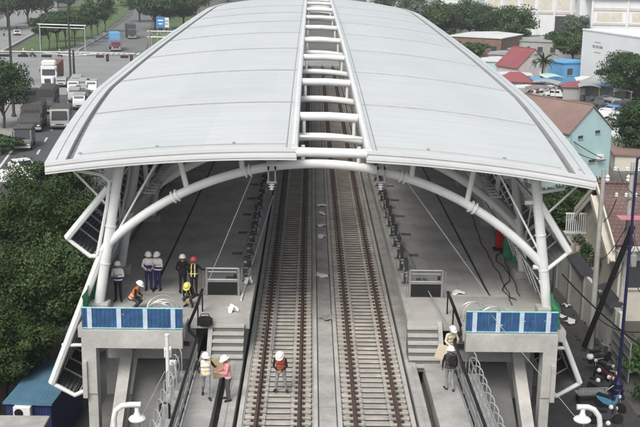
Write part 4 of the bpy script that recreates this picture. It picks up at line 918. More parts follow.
def gp(x, y, z=.06): v = PZ(x, y, z); return (v.x, v.y, z)
RZ = R(8)
van('covered_jeep', 'grey green covered jeep nearest on the left road, behind the white lane line', 'jeep', gp(24, 147), RZ, 'volive', 5.2, 2.35, 2.5, 'jeep', 'tarp')
truck('tarp_truck', 'dark tarpaulin covered truck directly behind the nearest covered jeep', 'truck', gp(34, 128), RZ, 'tarp2', 'tarp', 8.0, 2.9, 2.5, 3.7, 'tarp', 'tarpaulin covered trucks')
truck('tarp_truck', 'dark tarpaulin covered truck farther back, beside the white fronted bus', 'truck', gp(48, 110), RZ, 'tarp2', 'tarp2', 9.5, 2.8, 2.4, 3.6, 'tarp', 'tarpaulin covered trucks')
van('white_fronted_bus', 'small bus with black windscreen over a white front', 'bus', gp(62, 126), RZ, 'vgrey', 6.6, 2.6, 2.8, 'bus', 'tarp')
van('parked_car', 'white saloon car by the road edge beside the white awning and tree', 'car', gp(23, 172), RZ+.5, 'vwhite', 4.4, 1.8, 1.45, 'car')
T = truck('semi_truck', 'white semi truck cab pulling a rust brown container through the junction', 'truck', gp(53, 82), R(7), 'vwhite', 'vbrown', 11.5, 2.6, 3.3, 3.4, 'box'); T.scale = (1.1, 1.1, 1.1)
b = MB(); b.b2((-1.0, -7.6, .5), (1.0, -5.6, 1.75), 0, .16); b.build('bonnet', M['vwhite'], T, local=True, smooth=True); b = MB(); b.box((0, -7.62, 1.05), (1.0, .04, .7)); b.build('radiator', M['dark'], T, local=True); b = MB(); b.box((0, -5.62, 3.0), (2.3, .5, .55), None, 0, .1); b.box((0, -4.6, 3.75), (2.3, 1.8, .9), None, 0, .2); b.build('wind_deflector', M['vwhite'], T, local=True)
van('parked_car', 'dark windowed silver car beside the white semi truck', 'car', gp(62, 86), RZ, 'vsilver', 4.6, 1.85, 1.6, 'van')
q_ = [(75, 101, 'vgrey', 'white van first behind the white fronted bus, touching the row of pale vans'), (74, 93, 'vwhite', 'white van with pale roof at the back of the row, nearest the lamp post'), (82, 99, 'vgrey', 'silver van in the middle of the row of pale vans'), (85, 92, 'vgrey', 'white van behind the silver van, right of the lamp post foot'), (80, 108, 'vsilver', 'silver van close behind the bus, lowest of the pale vans'), (92, 93, 'vwhite', 'white van at the right end of the row, half hidden by the roof edge'), (77, 88, 'vgrey', 'white van just in front of the lamp post foot, topmost of the pale vans'), (84, 105, 'vdark', 'dark van among the pale vans beside the roof edge')]
for x, y, pm, lb in q_: van('queued_van', lb, 'van', gp(x, y), RZ, pm, 5.0, 1.9, 2.2, 'van', 'roofgrey' if pm != 'vdark' else None, 'vans queued behind the bus')
van('parked_car', 'brown open truck behind the roadside tree on the left pavement', 'car', gp(24, 103), R(-50), 'vdark', 5.6, 2.1, 2.2, 'jeep', 'tarp2')
truck('box_truck', 'truck with dull red cab and sky blue box body crossing the white road stripes', 'truck', gp(115, 50), R(14), 'vred', 'vblue', 8.8, 2.5, 2.6, 4.4, 'box')
truck('container_truck', 'dark container truck behind the blue box truck', 'truck', gp(131, 38), R(14), 'vdark', 'vdark', 9.5, 2.5, 2.9, 4.0, 'box')
for x, y, lb in ((17, 35, 'white car on the far left service road, ahead of the motorcyclists'),): van('distant_car', lb, 'car', gp(x, y), R(20), 'vwhite', 4.4, 1.8, 1.5, 'car')
van('distant_van', 'pale blue van parked among trees under the roof edge at the top', 'van', gp(176, 38), R(10), 'vblue', 4.8, 1.9, 2.3, 'van')
def motorbike(name, label, loc, rz, col, group):
    T = thing(name, label, 'motorbike', loc, rz, group)
    for y in (-.62, .62):
        b = MB(); Ry = Matrix.Rotation(pi/2, 3, 'Y'); b.lathe([(.21, -.05), (.27, -.05), (.30, 0), (.27, .05), (.21, .05)], (0, y, .30), 18, 0, Ry); wh = b.build('wheel', M['tyre'], T, local=True, smooth=True)
        b = MB(); b.lathe([(.04, -.04), (.20, -.02), (.20, .02), (.04, .04)], (0, y, .30), 12, 0, Ry); b.build('rim', M['rim'], wh, local=True)
    b = MB(); b.prism([(-.45, .95), (-.38, .55), (-.12, .32), (.35, .34), (.75, .55), (.80, .72), (.2, .70), (-.05, .48), (-.28, .55), (-.34, .98)], -.13, .13, 'x'); b.build('body', M[col], T, local=True)
    b = MB(); b.prism([(-.02, .72), (.15, .80), (.78, .82), (.80, .73)], -.14, .14, 'x'); b.build('saddle', M['black'], T, local=True)
    b = MB(); b.tube([(-.36, -.30, 1.05), (-.1, -.44, 1.0), (.1, -.44, 1.0), (.36, -.30, 1.05)], .02, 6); b.tube([(0, -.44, 1.0), (0, -.62, .30)], .03, 6); b.build('handlebar', M['steel'], T, local=True)
    b = MB(); b.box((0, -.50, .92), (.2, .12, .16), None, 0, .03); b.build('headlight', M['lamp'], T, local=True)
    for s in (-1, 1):
        b = MB(); b.tube([(s*.3, -.32, 1.05), (s*.36, -.34, 1.2)], .01, 5); b.box((s*.38, -.34, 1.23), (.13, .03, .08), None, 0, .01); b.build('mirror', M['black'], T, local=True)
    b = MB(); b.tube([(.14, .1, .3), (.16, .5, .33), (.16, .85, .42)], .045, 8); b.build('exhaust', M['steel'], T, local=True)
    return T
mb = [(596, 372, 'cdark', -.4, 'dark motorbike with a white helmet on its saddle, nearest the lower louvre frame'), (606, 378, 'vdark', .5, 'dark motorbike parked between the first helmet bike and the navy pole'), (612, 385, 'vred', .2, 'dull red motorbike parked at the foot of the navy pole'), (603, 392, 'vdark', 1.2, 'black motorbike parked beside the grey handcart'), (610, 410, 'vblue', .9, 'bluish motorbike below the grey handcart beside the navy pole'), (606, 424, 'vdark', 1.6, 'dark motorbike at the bottom edge beside the gooseneck lamp'), (600, 362, 'vdark', 2.0, 'dark motorbike farthest up the alley beside the concrete pole')]
for x, y, c_, rz_, lb in mb:
    motorbike('motorbike', lb, gp(x, y, .02), rz_, c_, 'motorbikes parked in the alley')
for x, y, lb in ((590, 358, 'large white helmet or bowl on the alley clutter nearest the louvre frame'), (599, 371, 'white helmet lying on the upper motorbike, left of the close pair'), (609, 378, 'white helmet lying on a motorbike near the navy pole, right of the close pair'), (598, 381, 'small white helmet on the motorbike above the handcart'), (611, 408, 'white helmet on the lower motorbike beside the navy pole'), (608, 424, 'white helmet at the bottom edge beside the lamp pipe')):
    p = PZ(x, y, .95); b = MB(); sc = 1.5 if y == 358 else .9; b.lathe([(.13*sc, -.02), (.15*sc, .03), (.14*sc, .10*sc), (.10*sc, .16*sc), (.04*sc, .20*sc), (.005, .21*sc)], p, 14); tag(b.build('white_helmet', M['hwhite'], smooth=True), lb, 'helmet', 'white helmets in the alley')
t = thing('handcart', 'grey slatted handcart standing among the parked motorbikes', 'handcart', gp(590, 402, .02), .1)
b = MB(); b.b2((-.85, -.35, .55), (.85, .35, .60)); [b.b2((-.85+.19*k, -.38, .6), (-.75+.19*k, -.34, 1.0)) for k in range(9)]; [b.b2((-.85, -.38, z), (.85, -.34, z+.06)) for z in (.62, .95)]; b.build('tray', M['greyp'], t, local=True)
for s in (-1, 1):
    b = MB(); b.lathe([(.1, -.04), (.3, -.04), (.3, .04), (.1, .04)], (s*.7, 0, .3), 14, 0, Matrix.Rotation(pi/2, 3, 'Y')); b.build('wheel', M['tyre'], t, local=True)
b = MB(); b.tube([(.8, 0, .6), (1.3, 0, .95)], .03, 6); b.build('handle', M['steel'], t, local=True)
# litter and debris of the alley
b = MB(); random.seed(5)
for k in range(420):
    x = random.uniform(11.5, 21); y = random.uniform(50, 80); s_ = random.uniform(.04, .2)
    b.box((x, y, s_*.3), (s_, s_*random.uniform(.5, 1.6), s_*.6), random.uniform(0, 3))
tag(b.build('rubble', M['dirt']), 'dark rubble and rubbish strewn over the alley ground', 'rubble', kind='stuff')
for k, (x, y, sx) in enumerate(((560, 317, .7), (571, 322, .9), (566, 306, .6), (634, 372, .8))):
    cloth(PZ(x, y, .05), sx, sx*.7, 'paper', ['torn white sheet on the alley ground nearest the station, lower one', 'grey white sheet on the alley ground beside the boundary wall', 'small white scrap high up on the dark alley ground', 'white plastic bag on the earth right of the navy pole'][k], 'litter', 'white_litter', k, .2)
# poles
p0 = gp(590, 348, 0); t = thing('utility_pole', 'pale concrete utility pole with crossarms and transformer in front of the tiled house', 'utility pole', p0)
b = MB(); b.tube([(0, 0, 0), (0, 0, 11.6)], [.21, .13], 12); b.build('pole', M['conc'], t, local=True, smooth=True)
p1 = gp(617, 352, 0); t = thing('transformer_pole', 'pale utility pole with insulators, pink awning bar and transformer boxes near the right edge', 'utility pole', p1)
b = MB(); b.tube([(0, 0, 0), (0, 0, 12.2)], [.19, .12], 12); b.build('pole', M['conc'], t, local=True, smooth=True)
for z, L in ((11.6, 2.4), (10.0, 2.0)):
    b = MB(); b.box((0, -.15, z), (L, .1, .12)); ca = b.build('crossarm', M['steel'], t, local=True)
    b = MB(); 
    for k in range(4): b.lathe([(.05, 0), (.11, .06), (.06, .12), (.11, .18), (.05, .26)], (-L/2+.12+k*(L-.24)/3, -.15, z+.06), 10)
    b.build('insulator', M['whitep'], ca, local=True)
for x, z, sz in ((-.4, 6.4, (.5, .42, .75)), (.4, 6.1, (.42, .4, .8)), (.2, 8.0, (.3, .3, .4))):
    b = MB(); b.box((x, -.3, z), sz, None, 0, .06); b.box((x, -.3, z+sz[2]/2+.06), (sz[0]*.6, .2, .12)); b.build('transformer', M['greyp'], t, local=True)
b = MB(); b.box((.1, -.7, 8.9), (1.9, .9, .08)); b.build('awning', M['pink'], t, local=True)
pa, pb = PY(584, 347, 63), PY(633, 226, 62); b = MB(); b.tube([pa, pb], .17, 10); tag(b.build('leaning_pole', M['black'], smooth=True), 'thick black pole leaning diagonally across the alley boundary wall', 'pole')
p2 = gp(617, 398, 0); t = thing('navy_pole', 'navy blue lamp post with flared base rising through the motorbikes', 'lamp post', p2)
b = MB(); b.tube([(0, 0, .9), (0, 0, 13.8)], [.10, .065], 10); b.build('post', M['navy'], t, local=True, smooth=True); b = MB(); b.lathe([(.42, 0), (.42, .12), (.30, .2), (.33, .55), (.26, .62), (.28, .9), (.16, 1.05), (.12, 1.3)], (0, 0, 0), 14); b.build('base', M['navy'], t, local=True, smooth=True)
b = MB(); b.tube([(0, 0, 13.7), (.3, -.1, 14.0), (1.2, -.2, 14.1)], .05, 8); b.box((1.4, -.2, 14.08), (.6, .25, .1), None, 0, .03); b.build('lamp_arm', M['navy'], t, local=True)
def wire(a, b_, label, sag=.5, r=.03):
    pts = [Vector(a).lerp(Vector(b_), t/14)-Vector((0, 0, sag*4*(t/14)*(1-t/14))) for t in range(15)]; b = MB(); b.tube(pts, r, 5); tag(b.build('overhead_wire', M['black']), label, 'wire', 'overhead wires')
wire(PY(562, 274, 62), PY(640, 345, 52), 'lower black wire sagging from the louvre frame across the alley to the right edge', .2, .045)
wire(PY(598, 318, 64), PY(640, 332, 52), 'upper black wire from the concrete pole to the right edge', .3)
wire(Vector(p1)+Vector((.9, -.1, 11.8)), PY(640, 168, 40), 'wire from the transformer pole crossarm passing up out of the right edge', .3)
tw = Vector(p1)
for k, (dz, dx, ex, ey, eY, sg, lb) in enumerate(((11.8, -.9, 640, 196, 50, .4, 'highest thin wire from the crossarm to the right edge'), (10.2, .8, 640, 226, 50, .5, 'second thin wire from the lower crossarm to the right edge'), (9.0, .2, 640, 252, 50, .5, 'thin wire from above the pink awning to the right edge'), (6.9, .1, 640, 292, 50, .4, 'thin wire from the transformer boxes to the right edge'), (10.1, -.8, 603, 222, 64, .3, 'short wire between the two pale utility poles, upper'), (8.2, -.1, 599, 262, 64, .3, 'short wire between the two pale utility poles, lower'), (6.3, .2, 596, 300, 64, .3, 'short wire between the two pale utility poles, lowest'))):
    wire(tw+Vector((dx, -.1, dz)), PY(ex, ey, eY), lb, sg, .025)
b = MB(); rr_ = random.Random(9)
for k in range(6):
    r_ = rr_.uniform(.22, .4); z_ = 7.2+rr_.uniform(-.3, .3); b.tube([(tw.x+.05+r_*cos(a_*.7854), tw.y-.32-.02*k, z_+r_*1.2*sin(a_*.7854)) for a_ in range(9)], .018, 5)
tag(b.build('cable_coil', M['black']), 'coil of black cable hung on the transformer pole', 'cable coil')
wire(PY(561, 140, 110), PY(606, 160, 108), 'upper wire drooping across the pale blue gable wall', .6, .05); wire(PY(560, 131, 110.5), PY(602, 158, 108.5), 'lower straight wire across the pale blue gable wall', .2, .05)
# ------------------------------------------------------------------ junction furniture
def lightpost(x, y, Y, h, label, group):
    p = gp(x, y, .1); t = thing('street_light', label, 'street light', p, 0, group); b = MB(); b.tube([(0, 0, 0), (0, 0, h)], [.22, .12], 10); b.build('pole', M['dark'], t, local=True, smooth=True)
    b = MB(); b.lathe([(.38, 0), (.38, .4), (.25, .5), (.22, 1.0)], (0, 0, 0), 10); b.build('base', M['dark'], t, local=True)
    for s in (-1, 1):
        b = MB(); b.tube([(0, 0, h-.3), (s*.8, 0, h+.5), (s*2.2, 0, h+.8)], .07, 6); b.box((s*2.6, 0, h+.8), (.9, .35, .16), None, 0, .04); b.build('lamp_arm', M['greyp'], t, local=True)
lightpost(14, 117, 155, 21.5, 'tall grey street light at the far left beside the roadside tree', 'tall street lights'); lightpost(71, 84, 201, 20.5, 'tall grey street light standing at the junction beside the white semi truck', 'tall street lights')
pg = gp(74.5, 83, .06); t = thing('traffic_signal_gantry', 'long grey mast arm carrying traffic signals over the junction', 'traffic signal', pg)
b = MB(); b.tube([(0, 0, 0), (0, 0, 6.2)], [.24, .18], 10); b.build('post', M['dark'], t, local=True)
for x1, dy in ((11.2, .4), (-14.5, 1.5)):
    b = MB(); b.tube([(0, 0, 5.75), (x1, dy, 5.6)], .11, 8); b.tube([(0, 0, 5.1), (x1*.5, dy*.5, 5.68)], .05, 6); b.build('mast_arm', M['steel'], t, local=True)
for x, z, hz in ((4.9, 5.0, True), (6.3, 4.75, False), (9.5, 5.0, True), (10.8, 4.75, False)):
    b = MB(); sz = (1.45, .3, .5) if hz else (.5, .3, 1.35); b.box((x, .25, z), sz, None, 0, .04); sg = b.build('signal_head', M['black'], t, local=True)
    b = MB(); 
    for k in (-1, 0, 1): b.lathe([(.15, 0), (.15, -.04), (.02, -.06)], (0, 0, 0), 12, 0, Matrix.Rotation(-pi/2, 3, 'X')) if False else b.box((x+(k*.43 if hz else 0), .085, z+(0 if hz else k*.40)), (.26, .03, .26), None, 0, .01)
    b.build('lens', M['orangec'], sg, local=True)
for x, z in ((-13, 4.9), (-9.6, 4.9), (-5.2, 4.9)):
    b = MB(); b.box((x, .8, z), (1.9, .3, .45), None, 0, .04); b.build('signal_head', M['black'], t, local=True)
t = thing('height_gantry', 'pale overhead gantry frame in front of the median trees', 'gantry', gp(41, 56))
for x in (0, 10.5):
    b = MB(); b.tube([(x, 0, 0), (x, 0, 7.4)], .14, 8); b.build('post', M['vsilver'], t, local=True)
b = MB(); b.tube([(-.4, 0, 7.4), (10.9, 0, 7.2)], .14, 8); b.tube([(0, 0, 6.7), (10.5, 0, 6.5)], .07, 6); b.build('beam', M['vsilver'], t, local=True)
for x, y, lb in ((63, 55, 'first white road sign under the signal arm'), (66, 56, 'second white road sign under the signal arm')): pass
def board(name, label, cat, x, y, zb, wdt, hgt, m, Y=None, post=2, group=None):
    g = PZ(x, y, .1); t = thing(name, label, cat, g, R(6), group)
    b = MB(); b.box((0, 0, zb+hgt/2), (wdt, .15, hgt), None, 0, .03); b.build('panel', M[m], t, local=True); b = MB(); b.box((0, -.09, zb+hgt*.66), (wdt*.7, .02, hgt*.12)); b.box((0, -.09, zb+hgt*.36), (wdt*.5, .02, hgt*.12)); b.build('lettering', M['whitep'] if m == 'signb' else M['letter'], t, local=True)
    for s in ((-1, 1) if post == 2 else (0,)):
        b = MB(); b.tube([(s*wdt*.35, .1, 0), (s*wdt*.35, .1, zb+hgt*.5)], .10, 8); b.build('post', M['steel'], t, local=True)
board('billboard', 'grey billboard standing behind the median trees', 'billboard', 88, 37, 5.5, 3.4, 2.4, 'wgrey')
board('road_sign', 'blue road sign on the signal truss under the trees, left one', 'road sign', 161, 47, 5.0, 2.2, 2.8, 'signb', group='blue road signs')
board('road_sign', 'white narrow road sign between the blue sign and the pale blue van', 'road sign', 167, 47, 5.0, 1.3, 2.6, 'vwhite')
t = thing('sign_truss', 'grey lattice truss on posts reaching over the verge under the trees', 'truss', gp(150, 62))
b = MB(); L = 13.
for dz in (5.6, 6.9): b.tube([(-.5, 0, dz), (L, 0, dz)], .09, 6)
for k in range(12): b.tube([(k*L/12, 0, 5.6 if k % 2 else 6.9), ((k+1)*L/12, 0, 6.9 if k % 2 else 5.6)], .06, 5)
b.build('lattice', M['vsilver'], t, local=True); b = MB(); b.tube([(0, 0, 0), (0, 0, 7.2)], .2, 8); b.build('post', M['steel'], t, local=True)
for k, (x, y) in enumerate(((152, 58), (158, 54), (164, 50), (171, 46))):
    b = MB(); g = gp(x, y, .1); b.tube([g, (g[0], g[1], 4.6)], .09, 6); b.box((g[0], g[1], 4.7), (.3, .3, .2)); tag(b.build('verge_post', M['vsilver']), f'thin pale post on the verge under the trees, {ORD[k]} from the front', 'post', 'pale posts on the verge')
# riders on the far service road
def rider(x, y, rz, shirt, label):
    p = gp(x, y, .1); motorbike('distant_motorbike', 'motorbike under the '+label, p, rz, 'vdark', 'motorbikes on the far service road')
    person((p[0], p[1]+.0, .1), rz+pi, 'person riding, '+label, dict(elL=(-.26, .2, .26), wrL=(-.28, .46, .30), elR=(.26, .2, .26), wrR=(.28, .46, .30), knL=(-.2, .42, .66), knR=(.2, .42, .66), anL=(-.17, .30, .26), anR=(.17, .30, .26), py=-.2), pz=.95, lean=.1, mats=(shirt, 'cdark'), helmet='hwhite')
rider(17, 29, R(10), 'cwhite', 'rider in white shirt on the far service road'); rider(4, 36, R(10), 'cgrey', 'rider in grey shirt at the far left edge')

rider(24, 56, R(60), 'cwhite', 'rider in white shirt at the junction, leftmost below the signal arm'); rider(33, 57, R(70), 'cnavy', 'rider in navy shirt at the junction, middle below the signal arm'); rider(60, 57, R(50), 'cvpink', 'rider in pink shirt at the junction beside the height gantry foot')
# ================================================================== TREES
def leaves(name, clumps, n_per, size, m, parent, seed, flat=.35):
    r = np.random.default_rng(seed); N = len(clumps)*n_per
    c = np.repeat(np.array([[*c, rr, rz_] for c, rr, rz_ in clumps]), n_per, 0)
    d = r.normal(size=(N, 3)); d /= np.linalg.norm(d, axis=1)[:, None]
    rad = r.random(N)**.45; pos = c[:, :3]+d*rad[:, None]*np.stack([c[:, 3], c[:, 3], c[:, 4]], 1)
    nr = d*1.1+r.normal(size=(N, 3))*.55+np.array([0, 0, flat]); nr /= np.linalg.norm(nr, axis=1)[:, None]
    t = np.cross(nr, r.normal(size=(N, 3))); t /= np.linalg.norm(t, axis=1)[:, None]; u = np.cross(nr, t)
    s = size*(.6+.8*r.random(N))[:, None]
    V = np.stack([pos-t*s, pos+u*s*.45-nr*s*.1, pos+t*s, pos-u*s*.45-nr*s*.1], 1).reshape(-1, 3)
    me = bpy.data.meshes.new(name); me.vertices.add(N*4); me.vertices.foreach_set('co', V.astype(np.float32).ravel())
    me.loops.add(N*4); me.loops.foreach_set('vertex_index', np.arange(N*4, dtype=np.int32)); me.polygons.add(N); me.polygons.foreach_set('loop_start', np.arange(0, N*4, 4, dtype=np.int32))
    me.update(calc_edges=True); me.materials.append(M[m]); o = bpy.data.objects.new(name, me); COL.objects.link(o); o.parent = parent; return o
def tree(name, label, loc, h, rad, base, m='leafA', nc=26, n_per=120, size=.3, seed=1, group=None, trunk=True, tr=.22, clump=.42):
    rr = random.Random(seed); T = thing(name, label, 'tree', loc, rr.uniform(0, 6), group); cl = []
    hz = (h-base)/2; cz = base+hz
    for k in range(nc):
        a = rr.uniform(0, 2*pi); zz = rr.uniform(-1, 1); q = sqrt(max(0, 1-zz*zz)); f = rr.uniform(.45, .88)
        s_ = rr.uniform(.5, 1.3)*clump; cl.append(((cos(a)*q*rad*f, sin(a)*q*rad*f, cz+zz*hz*f*.92), rad*s_, min(rad, hz)*s_*.75))
    if trunk:
        b = MB(); b.tube([(0, 0, 0), (rr.uniform(-.2, .2), rr.uniform(-.2, .2), base*.6), (rr.uniform(-.3, .3), rr.uniform(-.3, .3), base+hz*.6)], [tr, tr*.8, tr*.4], 8)
        for c in cl[:7]: b.tube([(0, 0, base*rr.uniform(.6, 1)), (c[0][0]*.5, c[0][1]*.5, (base+c[0][2])/2), c[0]], [tr*.5, tr*.3, tr*.1], 6)
        b.build('trunk', M['bark'], T, local=True, smooth=True)
    leaves('crown', cl, n_per, size, m, T, seed); return T
near = [(-18.5, 71, 10.0, 4.6, 'dense dark green tree just below the left roof corner'), (-23.5, 66, 9.0, 4.6, 'dense dark green tree at the left edge, highest of the big trees beside the station'), (-16.2, 60, 8.6, 3.8, 'dense dark tree beside the left upper louvre frame'), (-20.3, 57.5, 8.2, 4.3, 'dense dark tree at the left edge halfway down the picture'), (-16.6, 52.8, 6.8, 3.2, 'dark tree hanging over the blue site cabin'), (-20.2, 50.0, 6.6, 3.6, 'dark tree at the left edge behind the blue site cabin'), (-26.5, 75, 9.2, 4.6, 'dense dark tree at the left edge below the white awning'), (-20.5, 82, 9.4, 4.4, 'dense tree hidden partly behind the left roof corner, with lit top')]
for k, (x, y, h, r_, lb) in enumerate(near): tree('dense_tree', lb, (x, y, 0), h, r_, 1.6, ('leafA', 'leafA', 'leafE')[k % 3], 64, 560, .105, 100+k, 'dense trees beside the station', clump=.31)
tree('leafy_shrub', 'green spreading tree between the right louvre frame and the tiled house', (20.3, 84, 0), 6.2, 4.2, 1.5, 'leafA', 44, 400, .13, 131, clump=.33)
tree('leafy_shrub', 'green bushy tree just right of the station roof corner, behind the white fence', (23.8, 90, 0), 6.0, 3.6, 1.2, 'leafA', 40, 360, .14, 132, clump=.38)
tree('leafy_shrub', 'bright green shrub at the right edge above the motorbikes', (19.7, 58.5, 0), 2.6, 1.9, .3, 'leafD', 22, 150, .14, 133, trunk=True, tr=.06)
tree('leafy_shrub', 'dull green creeper shrub at the lower right edge beside the navy pole', (18.9, 54.6, 0), 1.3, 1.5, .1, 'leafB', 16, 110, .12, 134, tr=.05)
# potted plants on the balcony strip by the fence
for k, (px, py, z, lb) in enumerate(((578, 243, 3.4, 'potted plant beside the white balcony railing, leftmost'), (586, 252, 3.2, 'potted plant in the middle of the balcony strip'), (594, 262, 3.0, 'potted plant beside the concrete pole, lowest of the strip'), (606, 236, 3.6, 'leafy plant against the cream house wall right of the concrete pole'), (612, 262, 2.6, 'leafy plant below the pink awning'), (583, 264, 2.6, 'pale flowering plant below the balcony railing'))):
    p = PZ(px, py, z); t = thing('potted_plant', lb, 'plant', (p.x, p.y, z-.6), 0, 'plants along the boundary wall')
    b = MB(); b.lathe([(.16, 0), (.24, .4), (.26, .42), (.2, .43)], (0, 0, 0), 12); b.build('pot', M['wcream'], t, local=True); leaves('foliage', [((random.uniform(-.3, .3), random.uniform(-.3, .3), .75+random.uniform(-.15, .3)), .42, .4) for _ in range(7)], 60, .11, 'leafB' if k % 2 else 'leafC', t, 300+k)
for k, (px, py, wx, lb) in enumerate(((16, 104, 1, 'dark roadside tree at the left edge in front of the pavement, left crown'),)):
    pass
g = gp(4, 128, .15); tree('roadside_tree', 'dark roadside tree at the left edge beside the tall street light', g, 9.6, 3.7, 2.6, 'leafB', 44, 300, .2, 140)
g = gp(3, 152, .15); tree('roadside_shrub', 'low shrub at the left edge beside the white lane line', g, 2.2, 2.4, .2, 'leafB', 16, 120, .25, 141, tr=.06)
# row on the median lawn
for k, (x, y, hh) in enumerate(((41, 51, 8.5), (49, 49.5, 9), (57, 49, 8.5), (66, 47.5, 9.5), (75, 46, 9), (84, 43, 9.5), (92, 39.5, 10), (98, 36, 11), (105, 32, 12), (58, 42, 8.5), (72, 39, 9))):
    lb = f'round crowned tree on the median lawn, {ORD[k]} from the left in the front row' if k < 9 else ('round crowned tree behind the front row on the median lawn, nearer the gantry' if k == 9 else 'round crowned tree behind the front row on the median lawn, nearer the billboard')
    tree('lawn_tree', lb, gp(x, y, .1), hh, 3.0 if k < 6 else 4.2, 3.6, 'leafE' if k % 3 == 1 else 'leafB', 24, 150, .32, 150+k, 'trees on the median lawn', tr=.15)
bgT = [(8, 28, 17, 8, 'broad dark tree at the top left corner'), (28, 24, 16, 8, 'broad dark tree right of the top left corner'), (47, 21, 14, 7, 'paler tree beside the far service road', 'leafC'), (70, 15, 15, 7, 'dark tree at the top beside the service road bend'), (90, 10, 14, 7, 'dark tree at the top above the billboard'), (-8, 30, 16, 8, 'broad dark tree cut by the left edge at the top'), (104, 6, 16, 7, 'dark tree at the top behind the median lawn'), (58, 8, 16, 8, 'dark tree at the very top left of the service road'),
 (140, 22, 15, 6.5, 'dark tree at the top right of the container truck'), (155, 30, 14, 6.5, 'dark tree above the blue road sign'), (168, 30, 14, 6.5, 'dark tree above the pale blue van'), (184, 28, 14, 6, 'dark tree nearest the roof edge at the top'), (150, 15, 15, 7, 'dark tree at the top edge left of the truss'), (176, 16, 16, 7, 'dark tree at the top edge above the van'), (196, 20, 14, 6, 'dark tree touching the far roof edge at the top')]
for k, e in enumerate(bgT):
    x, y, h, r_, lb = e[:5]; tree('park_tree', lb, gp(x, y, .1), h, r_, 3.5, e[5] if len(e) > 5 else ('leafE' if k % 3 == 2 else 'leafB'), 40, 170, .42, 200+k, 'trees around the junction', tr=.35)
rt = [(428, 46, 13, 6.5, 'pale leaved tree beside the far right end of the roof', 'leafC'), (440, 49, 12, 6, 'dark tree just beyond the roof edge beside the white roofed brick shed', 'leafB'), (455, 40, 12, 6, 'dark tree behind the white roofed brick shed', 'leafB'), (470, 39, 12.5, 6.5, 'dark tree behind the right end of the brick shed', 'leafB'), (482, 42, 11, 5.5, 'dark tree between the brick shed and the red roofed house', 'leafB'), (512, 53, 13.5, 6, 'bright bushy tree above the red roofed house', 'leafB'), (497, 50, 11, 5, 'bushy tree left of the one above the red roofed house', 'leafB'), (572, 66, 8.5, 5, 'dark tree between the blue house and the white wall', 'leafB'), (556, 60, 7, 4, 'dark shrub tree behind the blue house', 'leafB'), (574, 44, 9, 4, 'small tree in front of the factory beside the white wall', 'leafC'), (388, 18, 13, 6, 'dark tree at the far end of the roof near the top', 'leafB'), (473, 66, 5.5, 3.4, 'dark shrub beside the roof edge below the brick shed', 'leafB'), (463, 62, 5.5, 3.2, 'dark shrub beside the roof edge left of its twin below the brick shed', 'leafB'), (412, 30, 14, 6, 'pale feathery tree by the far right end of the roof', 'leafC')]
for k, (x, y, h, r_, lb, m_) in enumerate(rt): tree('town_tree', lb, gp(x, y, .02), h, r_, 2.5, 'leafE' if m_ == 'leafB' and k % 2 else m_, 38, 190, .34, 230+k, 'trees among the houses', tr=.3)
g = gp(627, 104, .02); tree('broad_tree', 'large grey green tree in front of the white wall at the right edge', g, 9.2, 5.6, 2.4, 'leafB', 52, 330, .2, 250, tr=.35)
g = gp(640, 165, .02); tree('broad_tree', 'dark tree at the right edge above the tiled house', g, 9.0, 3.4, 1.5, 'leafB', 40, 300, .18, 251, tr=.3)
g = gp(541, 86, .02); t = thing('palm_tree', 'spiky palm tree in front of the pale gable of the red roofed house', 'palm', g)
b = MB(); b.tube([(0, 0, 0), (.2, 0, 4.6)], [.25, .18], 8); b.build('trunk', M['bark'], t, local=True); b = MB(); rr = random.Random(4)
for k in range(44):
    a = rr.uniform(0, 2*pi); L = rr.uniform(2.4, 4.0); e0 = rr.uniform(.1, 1.3); pr = Vector((.2, 0, 4.6)); V = []
    for i in range(7):
        u = i/6; el = e0-1.5*u*u; p = pr+Vector((cos(a)*cos(el), sin(a)*cos(el), sin(el)))*(L/6 if i else 0); pr = p; wv = .26*(1-u*.85); s_ = Vector((-sin(a), cos(a), 0))*wv; V += [p-s_+Vector((0, 0, -.08)), p, p+s_+Vector((0, 0, -.08))]
    b.add(V, [(3*i+j, 3*i+j+1, 3*i+4+j, 3*i+3+j) for i in range(6) for j in (0, 1)])
b.build('fronds', M['leafB'], t, local=True)

